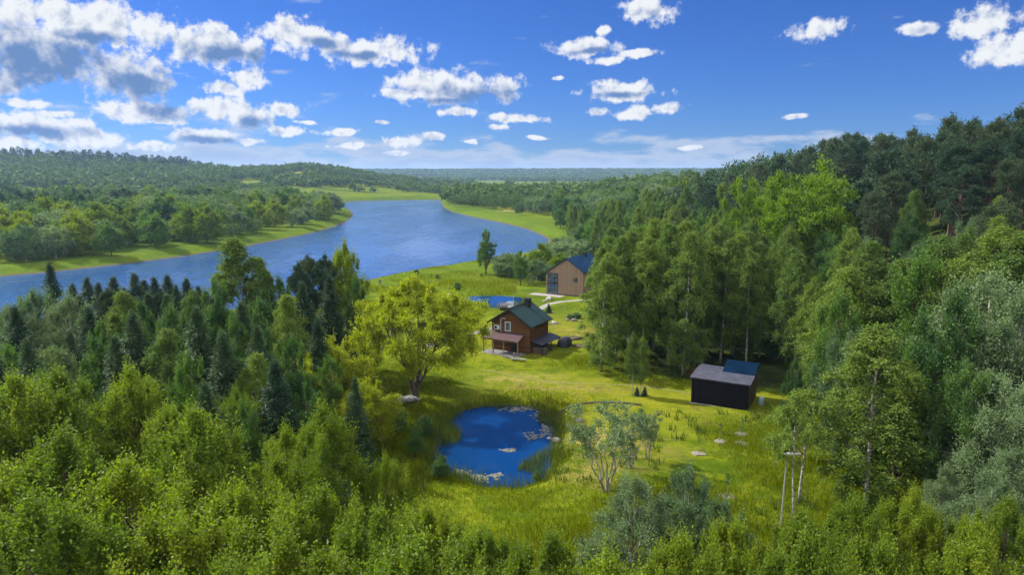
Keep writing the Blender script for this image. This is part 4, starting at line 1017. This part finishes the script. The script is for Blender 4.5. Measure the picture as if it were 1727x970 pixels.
def black_shed():
    a = at(1165, 679); b = at(1261, 693); rz = math.atan2(b[1]-a[1], b[0]-a[0]); w = float(np.hypot(*(b-a)[:2])); z = min(a[2], b[2])
    t = thing('black_shed', 'black-boarded shed with pale slate-coloured low roof, at the edge of the woods', 'shed', (a[0], a[1], z), rz)
    D = 5.2
    g = G(); V = [(0,0,-.4),(w,0,-.4),(w,D,-.4),(0,D,-.4),(0,0,2.95),(w,0,2.95),(w,D,3.95),(0,D,3.2),(0,2.6,3.25),(w,2.6,3.25)]
    g.add(V, [[0,1,5,4],[3,0,4,8],[2,3,7,6]], [[3,8,7]], 0); g.add(V, [[1,2,9,5]], [[2,6,9]], 1)
    part('wall', g, [M['black_boards'], M['brown_boards']], t)
    g = G(); e = .18
    V = [(-e,-e,2.96),(w+e,-e,2.96),(w+e,2.6,3.28),(-e,2.6,3.28)]; V += [(p[0],p[1],p[2]+.13) for p in V]
    g.add(V, [[3,2,1,0],[4,5,6,7],[0,1,5,4],[1,2,6,5],[2,3,7,6],[3,0,4,7]]); part('roof', g, M['felt'], t)
    g = G(); x0 = w*.45
    V = [(x0,2.61,3.29),(w+e,2.61,3.29),(w+e,D+.1,4.12),(x0,D+.1,4.12)]; V += [(p[0],p[1],p[2]+.13) for p in V]
    g.add(V, [[3,2,1,0],[4,5,6,7],[0,1,5,4],[1,2,6,5],[2,3,7,6],[3,0,4,7]]); part('raised_roof', g, M['felt_blue'], t, label='steeper dark blue roof section')
    g = G(); V = [(-e,2.61,3.29),(x0-.004,2.61,3.29),(x0-.004,D+.1,3.15),(-e,D+.1,3.15)]; V += [(p[0],p[1],p[2]+.13) for p in V]
    g.add(V, [[3,2,1,0],[4,5,6,7],[0,1,5,4],[1,2,6,5],[2,3,7,6],[3,0,4,7]]); part('back_roof', g, M['felt'], t)
    g = G(); g.box((w/2, -.1, -.1), (w+.4, .5, .3)); part('foundation', g, M['concrete'], t)
    p = t.matrix_basis @ Vector((w+1.0, 2.6, 0))
    o = thing('water_barrel', 'pale blue barrel standing against the right side of the black shed', 'barrel', p)
    g = G(); g.tube([(0,0,0),(0,0,.1),(0,0,.5),(0,0,.9),(0,0,1.0)], [.28,.32,.34,.32,.28], 14); part('body', g, M['cloth_blue'], o, True)
    g = G(); g.tube([(0,0,1.001),(0,0,1.05)], .27, 14); part('lid', g, M['white'], o)
    a = at(1156, 631)
    o = thing('small_shed', 'small dark red-brown shed with flat roof among the birch trunks', 'shed', (a[0], a[1], a[2]), -.1)
    g = G(); g.box((1.0, 1, .7), (2.2, 1.8, 1.7)); part('wall', g, M['log'], o)
    g = G(); g.box((1.0, .95, 1.62), (2.6, 2.3, .12), tilt=(.06, 0, 0)); part('roof', g, M['felt'], o)
black_shed()
def car(px, py, rz, paint, label, Lc=4.3, Wc=1.75, Hc=1.5):
    p = at(px, py); t = thing('parked_car', label, 'car', (p[0], p[1], p[2]+.02), rz)
    prof = [(-2.1,.35),(-2.12,.7),(-2.0,.92),(-1.7,1.0),(-1.35,1.42),(-1.0,1.5),(.35,1.5),(.75,1.38),(1.2,.98),(1.95,.85),(2.12,.65),(2.12,.35)]
    n = len(prof); g = G(); sx = Lc/4.24; V = []
    for x, z in prof:
        tum = .12*max(0, (z-.9)/.6)
        V += [(x*sx, -Wc/2+tum, z), (x*sx, Wc/2-tum, z)]
    Q = [[2*i, 2*((i+1) % n), 2*((i+1) % n)+1, 2*i+1] for i in range(n)]
    T = []
    c = len(V); V += [(0, -Wc/2, .7), (0, Wc/2, .7)]
    for i in range(n): T += [[c, 2*((i+1) % n), 2*i], [c+1, 2*i+1, 2*((i+1) % n)+1]]
    g.add(V, Q, T); body = part('body', g, M[paint], t)
    g = G()
    g.add([(-1.72*sx,-.68,1.02),(-1.72*sx,.68,1.02),(-1.38*sx,.6,1.42),(-1.38*sx,-.6,1.42)], [[0,1,2,3]]); g.V[-1] = g.V[-1] + np.array([-.012, 0, .012]); part('rear_window', g, M['glass'], t)
    g = G(); g.add([(1.16*sx,-.68,1.02),(1.16*sx,.68,1.02),(.78*sx,.6,1.37),(.78*sx,-.6,1.37)], [[3,2,1,0]]); g.V[-1] = g.V[-1] + np.array([.012, 0, .014]); part('windscreen', g, M['glass'], t)
    for s in (-1, 1):
        g = G(); y = s*(Wc/2-.045); g.add([(-1.3*sx,y,1.02),(1.0*sx,y,1.02),(.6*sx,y-s*.055,1.38),(-1.1*sx,y-s*.055,1.38)], [[0,1,2,3]]); g.V[-1] = g.V[-1] + np.array([0, s*.035, 0]); part('side_window', g, M['glass'], t)
        g = G(); g.box((-2.07*sx, s*.68, .8), (.08, .22, .14)); part('tail_light', g, M['red_lamp'], t)
        g = G(); g.box((2.06*sx, s*.62, .68), (.1, .3, .14)); part('headlight', g, M['white'], t)
        for x in (-1.3*sx, 1.3*sx):
            g = G(); g.tube([(x, s*(Wc/2-.2), .32), (x, s*(Wc/2+.01), .32)], .32, 14); wh = part('wheel', g, M['rubber'], t)
            g = G(); g.tube([(x, s*(Wc/2+.012), .32), (x, s*(Wc/2+.02), .32)], .19, 10); part('rim', g, M['grey'], wh)
car(862, 521, R(75), 'car_paint', 'dark silver hatchback parked by the far pond, behind the log house roof')
car(847, 522, R(100), 'car_dark', 'dark low car parked at the left of the silver hatchback', 3.2, 1.45)
def bits():
    # pole by the cars
    p = at(866, 524); o = thing('white_pole', 'thin white pole standing beside the silver car', 'pole', p)
    g = G(); g.tube([(0,0,-.2),(0,0,2.9)], .045, 6); part('mast', g, M['white'], o); g = G(); g.rock((0,0,2.95), (.09,.09,.09), 3); part('cap', g, M['white'], o)
    # lamp post
    p = at(1316, 893); o = thing('lamp_post', 'slim grey lamp post with two white lamps on a crossbar, beside a thin birch', 'lamp post', p)
    zt = ztop(766, p[1]) - p[2]; g = G(); g.tube([(0,0,-.3),(.05,0,zt*.5),(.12,0,zt+.05)], [.065,.055,.05], 7); part('pole', g, M['grey'], o)
    g = G(); g.tube([(-.12,0,zt),(1.0,0,zt)], .03, 6); part('crossbar', g, M['white'], o)
    for x in (.32, .85):
        g = G(); g.box((x, 0, zt+.02), (.42, .2, .09)); part('lamp', g, M['white'], o)
    # boulders
    for px, py, r, m, lab in ((937,745,.42,'pale_stone','pale round boulder on the right bank of the garden pond'),(927,742,.3,'pale_stone','small pale stone at the pond water edge, left of the pale boulder'),(976,711,.36,'stone','pinkish grey stone alone in the mown grass right of the pond'),
                              (925,506,.75,'pale_stone','large pale boulder in front of the larch house deck'),(935,545,.45,'pale_stone','pale boulder in a dark patch right of the log house'),(957,541,.35,'stone','low grey stone at the left of the rockery'),(968,542,.5,'stone','broad grey stone in the middle of the rockery'),(979,543,.3,'stone','small grey stone at the right of the rockery'),
                              (931,528,.35,'pale_stone','pale stone at the foot of the small dark conifer by the path'),(918,509,.4,'stone','grey stone left of the large pale boulder by the deck'),(1168,622,.4,'stone','grey stone among trunks behind the black shed')):
        p = at(px, py); g = G(); g.rock((0,0,.25*r), (r*1.2, r, r*.75), int(px), sub=2)
        o = tag(link('boulder', g.mesh('boulder', M[m]), None, p), lab, 'boulder')
    p = at(927, 528); K['spruce'].plant(p[0]-.2, p[1], 2.0, 'small dark conifer beside the gravel path', name='conifer_shrub', cat='shrub', wide=2.2)
    for px, py, h, lab in ((962,538,1.1,'low leafy shrub in the rockery'),(972,537,1.3,'taller leafy shrub at the right of the rockery')):
        p = at(px, py); K['round_s'].plant(p[0], p[1], h, lab, name='shrub', cat='shrub', wide=1.5)
    # earth mounds
    for px, py, a, b, h, lab in ((962,572,2.6,1.3,.45,'mound of bare brown earth and stones right of the log house'),(979,584,1.6,1.0,.4,'smaller earth heap at the right of the brown mound'),(930,547,1.8,.9,.12,'flat dark planting bed round the pale boulder')):
        p = at(px, py); g = G(); g.rock((0,0,0), (a, b, h), int(px)+1, sub=3); tag(link('earth_mound', g.mesh('earth_mound', M['earth']), None, p), lab, 'mound')
    # saplings in rings of pale mulch
    for i, (px, py, lab) in enumerate(((1178,766,'sapling in the leftmost pale mulch ring in the rough grass'),(1213,745,'sapling in the small mulch ring between the leftmost and the paired rings'),(1250,733,'sapling in the upper of two pale mulch rings nearest the shed'),(1250,749,'sapling in the lower of two pale mulch rings nearest the shed'),(1226,838,'sapling in the pale mulch ring nearest the viewer'))):
        p = at(px, py); o = thing('sapling', lab, 'sapling', p, 0, 'saplings in mulch rings')
        g = G(); g.rock((0,0,.02), (.72,.6,.12), i+50, sub=3); part('mulch_ring', g, M['mulch'], o)
        g = G(); g.tube([(0,0,0),(.03,0,.8),(0,.02,1.7)], [.025,.02,.008], 5); part('stem', g, BK['grey'], o)
        g = G(); q = np.random.default_rng(i+60); sprays(g, q, np.array([[0,0,1.2],[0,.05,1.6]]), np.array([[.3,.3,.35],[.2,.2,.3]]), np.array([[0,0,1.],[0,0,1.]]), 10, 5, .12, .07); part('crown', g, LM['alder'], o)
    # timber platform, chair under the golden maple
    p = at(690, 682); o = thing('timber_platform', 'weathered grey plank platform at the pond side under the spreading golden maple', 'platform', (p[0]-1.2, p[1], p[2]+.1), .5)
    for i in range(9):
        g = G(); g.box((-2.0+i*.5, (i % 2)*.1, .35+.02*(i % 3)), (.44, 2.0, .07)); part('plank', g, M['weathered'], o)
    for x, y in ((-2,-.8),(2,-.8),(-2,.8),(2,.8)):
        g = G(); g.box((x, y, .05), (.14,.14,.5)); part('leg', g, M['weathered'], o)
    p = at(705, 646); o = thing('garden_chair', 'pale blue plastic garden chair in the grass behind the golden maple trunk', 'chair', p, -.4)
    g = G(); g.box((0,0,.42), (.6,.55,.06)); part('seat', g, M['cloth_blue'], o); g = G(); g.box((0,.28,.75), (.6,.05,.65), tilt=(-.15,0,0)); part('backrest', g, M['cloth_blue'], o)
    for x in (-.26,.26):
        for y in (-.22,.24):
            g = G(); g.box((x,y,.2), (.06,.06,.42)); part('leg', g, M['white'], o)
    # boxes standing in the riverside meadow
    for px, py, lab in ((641,481,'small dark box on legs in the meadow by the river'),(673,489,'dark box on legs in the meadow, right of the grey box'),(700,488,'pale grey box on legs, standing highest out of the golden maple'),(757,505,'small white box on legs near the left end of the far pond')):
        p = at(px, py); o = thing('beehive', lab, 'beehive', p, .3)
        m = 'white' if 'white' in lab or 'pale' in lab else 'weathered'
        g = G(); g.box((0,0,.75), (.6,.6,.8)); part('body', g, M[m], o); g = G(); g.box((0,0,1.2), (.75,.75,.08)); part('lid', g, M['dark' if m != 'white' else 'grey'], o)
        for x in (-.22,.22):
            for y in (-.22,.22):
                g = G(); g.box((x,y,.15), (.07,.07,.44)); part('leg', g, M['weathered'], o)
bits()
for px, py, h, w, lab in ((716,742,2.6,1.0,'dark leafy bush at the upper left of the garden pond'),(700,772,3.2,.9,'dark leafy bush hanging over the left shore of the garden pond'),(742,808,2.2,1.1,'dark leafy bush at the lower left of the garden pond'),(672,735,3.0,1.0,'dark leafy bush under the spreading golden maple'),(905,812,1.1,1.2,'low bush at the lower right shore of the garden pond')):
    p = at(px, py); K['alder'].plant(p[0], p[1], h, lab, name='bush', cat='bush', wide=w*1.5)
def ribbon(name, pix, w, mat, dz=0.035, step=0.6):
    P = np.array([at(*q)[:2] for q in pix]); d = np.concatenate([[0], np.cumsum(np.linalg.norm(np.diff(P, axis=0), axis=1))])
    n = int(d[-1]/step)+2; t = np.linspace(0, d[-1], n); Q = np.column_stack([np.interp(t, d, P[:, 0]), np.interp(t, d, P[:, 1])])
    for _ in range(6): Q[1:-1] = (Q[:-2]+2*Q[1:-1]+Q[2:])/4
    T = norm(np.gradient(Q, axis=0)); Nn = np.column_stack([-T[:, 1], T[:, 0]])
    q = np.random.default_rng(3); ww = w/2*(1+.18*wav(Q[:, 0], Q[:, 1], 1.5))
    g = G(); m = 5; rows = []
    for k in range(m):
        f = -1+2*k/(m-1); X = Q + Nn*(f*ww)[:, None]; rows.append(np.column_stack([X, hgt(X[:, 0], X[:, 1]) + dz*(1-.6*abs(f))]))
    V = np.stack(rows, 1).reshape(-1, 3); i = np.arange(n-1)[:, None]*m; j = np.arange(m-1)[None]
    g.add(V, np.stack([i+j+1, i+j, i+m+j, i+m+j+1], -1).reshape(-1, 4)); tag(link(name, g.mesh(name, mat, True)), kind='structure')
ribbon('path', ((722,585),(739,577),(771,569),(800,562),(829,554),(855,543),(885,532),(908,523),(922,514),(945,509),(970,507),(1005,505)), 1.5, M['gravel'])
ribbon('footpath', ((812,624),(840,628),(880,637),(930,645),(1000,648),(1060,650),(1110,655),(1165,664)), .4, M['trail'])
ribbon('bank_road', ((835,357),(870,357),(905,355),(940,353)), 5, M['trail'], .1, 4)
def kerb():
    P = [at(*q) for q in ((936,712),(941,702),(949,694),(962,687),(980,682),(1005,680),(1035,680),(1062,682),(1082,685))]
    g = G(); P = np.array(P); P[:, 2] += .03; g.tube(P, .2, 8); q = np.random.default_rng(8); g.V[-1] = g.V[-1] + q.normal(size=g.V[-1].shape)*.03
    tag(link('kerb', g.mesh('kerb', M['earth'])), kind='structure')
kerb()

# ------------------------------------------------------------------ grass, reeds, water plants
GM = leaf_mat('grass_blades', (0.078, 0.122, 0.003), (0.128, 0.156, 0.004), 0.42, var=0.4, obj=0.0, spec=.05, nsc=.25, con=1.6)
RM = leaf_mat('reed_blades', (0.05, 0.085, 0.012), (0.075, 0.105, 0.014), 0.3, var=0.4, obj=0.0)
def blades(g, r, X, Y, Hh, W, lean=0.35, z=None):
    n = len(X); z = hgt(X, Y) if z is None else z
    a = r.uniform(0, 6.28, n); d = np.column_stack([np.cos(a), np.sin(a)])
    l = r.normal(size=(n, 2))*lean*Hh[:, None]
    B = np.column_stack([X, Y, z-.03]); s = np.column_stack([d*W[:, None]/2, np.zeros(n)])
    Tp = B + np.column_stack([l, Hh])
    g.add(np.stack([B-s, B+s, Tp], 1).reshape(-1, 3), T=np.arange(n*3).reshape(-1, 3))
def meadow():
    r = np.random.default_rng(12)
    n = 900000; X = r.uniform(-26, 40, n); Y = 40 + 82*r.uniform(0, 1, n)**1.0
    keep = (np.abs(X) < .8*Y) & (X < toe(Y)+6)
    P = np.stack([X, Y], 1)
    tall = wav(X, Y, 6.0, 4) + .6*wav(X, Y, 2.1, 1)
    zone = np.zeros(n)
    sp_ = sdist(P, pond_poly); zone = np.maximum(zone, 1.3*np.exp(-np.clip(sp_, 0, 99)/2.6))
    zone = np.maximum(zone, 1.2*S((X-17)/5)*S((73-Y)/5)); zone = np.maximum(zone, 1.0*S((57-Y)/5))
    zone = np.maximum(zone, 1.1*np.exp(-(((X-8)/7)**2+((Y-92.5)/4.0)**2)))
    zone = np.maximum(zone, .9*S((-X-4)/4)*S((95-Y)/6))
    hh = np.clip(.10 + .16*np.clip(tall+.2, 0, 1) + .38*zone*(.8+.4*tall), .06, .70)
    clump = wav(X, Y, 1.3, 7) + .8*wav(X, Y, 3.1, 3)
    dens = np.clip(.05 + .22*np.clip(tall, 0, 1) + zone*(.12 + .55*np.clip(clump+.15, 0, 1)), 0, 1)
    keep &= (sp_ > .1) & (r.uniform(size=n) < dens)
    for (cx, cy, rr) in ((-.3, 98.5, 4.2), (28.5, 78.5, 4.5)): keep &= ((X-cx)**2+(Y-cy)**2 > rr*rr)
    X, Y, hh = X[keep], Y[keep], hh[keep]; k = len(X)
    g = G(); blades(g, r, X, Y, hh*r.uniform(.5, 1.3, k), .05+.05*hh*r.uniform(.5, 1.2, k))
    # taller weeds in scattered clumps
    nw = 420; wx = r.uniform(-18, 36, nw); wy = r.uniform(44, 72, nw); okw = (sdist(np.stack([wx, wy], 1), pond_poly) > .8) & (wx < toe(wy)) & (wav(wx, wy, 4.0, 5) > .1)
    wx, wy = wx[okw], wy[okw]; rep_ = 16; X2 = np.repeat(wx, rep_) + r.normal(size=len(wx)*rep_)*.3; Y2 = np.repeat(wy, rep_) + r.normal(size=len(wy)*rep_)*.3
    gw = G(); blades(gw, r, X2, Y2, r.uniform(.4, 1.05, len(X2)), r.uniform(.06, .13, len(X2)), .3)
    tag(link('weeds', gw.mesh('weeds', RM)), 'scattered clumps of tall green weeds in the meadow', 'weeds', kind='stuff')
    tag(link('meadow_grass', g.mesh('meadow_grass', GM)), 'sunlit yellow-green meadow grass round the pond and sheds', 'grass', kind='stuff')
    n = 260000; X = r.uniform(-60, 45, n); Y = r.uniform(118, 235, n); P = np.stack([X, Y], 1)
    tall = wav(X, Y, 9.0, 4) + .7*wav(X, Y, 3.3, 1)
    keep = (sdist(P, river_poly) > 1.5) & (sdist(P, fpond_poly) > .5) & (r.uniform(size=n) < np.clip(.3+.6*tall, .03, 1)) & ~((X > 1) & (X < 27) & (Y > 139) & (Y < 172)) & (Y > 127 + 6*np.sin(X/6))
    X, Y, tall = X[keep], Y[keep], tall[keep]; k = len(X)
    g2 = G(); blades(g2, r, X, Y, (.35+.4*np.clip(tall, 0, 1.2))*r.uniform(.5, 1.3, k), .10+.08*r.uniform(size=k))
    tag(link('riverside_grass', g2.mesh('riverside_grass', GM)), 'rough tall grass of the riverside meadow', 'grass', kind='stuff')
    print('blades', len(g.T[0]), len(g2.T[0]))
    # reeds
    g = G()
    for poly, z, m, box_ in ((pond_poly, POND_Z, 26000, (-16, 8, 45, 76)), (fpond_poly, FPOND_Z, 16000, (-20, 10, 118, 150))):
        X = r.uniform(box_[0], box_[1], m*4); Y = r.uniform(box_[2], box_[3], m*4); P = np.stack([X, Y], 1); s = sdist(P, poly)
        c = poly.mean(0); a = np.arctan2(Y-c[1], X-c[0]); lob = wav(X, Y, 1.6, 2)+.5*wav(X, Y, .8)
        inn = .5 + 1.3*np.clip(lob+.1, 0, 1)*(1+.8*np.cos(a+.9)) + 1.6*np.clip(np.cos(a-2.9), 0, 1)*np.clip(lob+.5, 0, 1)
        k = (s > -inn) & (s < .9) & (r.uniform(size=len(X)) < .25+.6*np.clip(lob, 0, 1))
        X, Y = X[k], Y[k]; n2 = len(X); h = hgt(X, Y); hz = r.uniform(.5, 1.25, n2)*((1.0 + .55*(np.cos(a[k]+2.6) > .3)) if z == POND_Z else 1.25)
        blades(g, r, X, Y, hz, r.uniform(.03, .06, n2)*(1 if z == POND_Z else 1.8), .13, np.maximum(h, z-.1))
    tag(link('reeds', g.mesh('reeds', RM)), 'green reeds and sedge fringing both ponds', 'reeds', kind='stuff')
    # floating leaves
    g = G()
    for (px, py, a, b, n) in ((865,691,2.2,.8,50),(917,703,1.2,1.6,80),(925,725,.7,1.4,70),(800,808,1.7,.7,110),(836,803,.6,.4,40),(775,800,.8,.7,50),(858,760,.8,.3,30),(885,690,2.0,.7,50),(900,735,1.0,1.0,40)):
        c = at_plane(px, py, POND_Z)
        for i in range(n):
            x = c[0]+r.normal()*a*.5; y = c[1]+r.normal()*b*.6; q = r.uniform(.06, .2); an = np.arange(7)*6.28/7+r.uniform(0, 1); zz = POND_Z+.012+.02*r.uniform()
            V = np.column_stack([x+q*np.cos(an)*1.2, y+q*np.sin(an), np.full(7, zz)]); g.add(V, T=[[0, j, j+1] for j in range(1, 6)])
    tag(link('floating_leaves', g.mesh('floating_leaves', plain('floating_leaf', (0.11, 0.115, 0.10), .6, .4, 3))), 'pale floating leaves and algae on the garden pond', 'water plants', kind='stuff')
meadow()
# thin tall birch by the lamp post, and dead bushes in the riverside meadow
K['thin'] = Kind('birch_tree', [t_birch(121, 11, 1.9, 34, 22, 8, 0.17, 0.11, 0.52, 0.7, rt=0.007)], LM['birch'], BK['birch'], 11)
p = at(1337, 898); K['thin'].plant(p[0], p[1], 10.5, 'thin leaning birch with a long bare pale trunk, right of the lamp post', rz=2.0, tilt=(0, .07))
p = at(1372, 905); K['thin'].plant(p[0]+1.0, p[1]+5, 9.5, 'small birch with a light crown just behind the thin leaning birch', rz=.4, wide=1.5)
for px, py, h, lab in ((702,464,1.7,'tiny dark sapling on the near river bank'),(738,470,1.4,'dark stump-like bush in the meadow near the river'),(772,489,1.9,'dark rounded bush at the left of the far pond'),(782,478,.9,'low dark tuft left of the middle of the riverside meadow'),(812,466,.9,'low dark bush in the middle of the riverside meadow'),(856,440,1.6,'small green bush at the waterline right of the lone tree')):
    p = at(px, py); K['green_s'].plant(p[0], p[1], h, lab, name='bush', cat='bush', wide=1.3)

# ------------------------------------------------------------------ air
def build_haze():
    g = G(); g.box((0, 4500, 45), (24000, 9400, 112))
    m, nt, out = new_mat('air'); v = N(nt, 'ShaderNodeVolumePrincipled')
    v.inputs['Color'].default_value = (0.36, 0.58, 1.0, 1); v.inputs['Density'].default_value = 0.000085; v.inputs['Anisotropy'].default_value = 0.2
    nt.links.new(v.outputs[0], out.inputs['Volume'])
    tag(link('haze', g.mesh('haze', m)), kind='stuff')
build_haze()
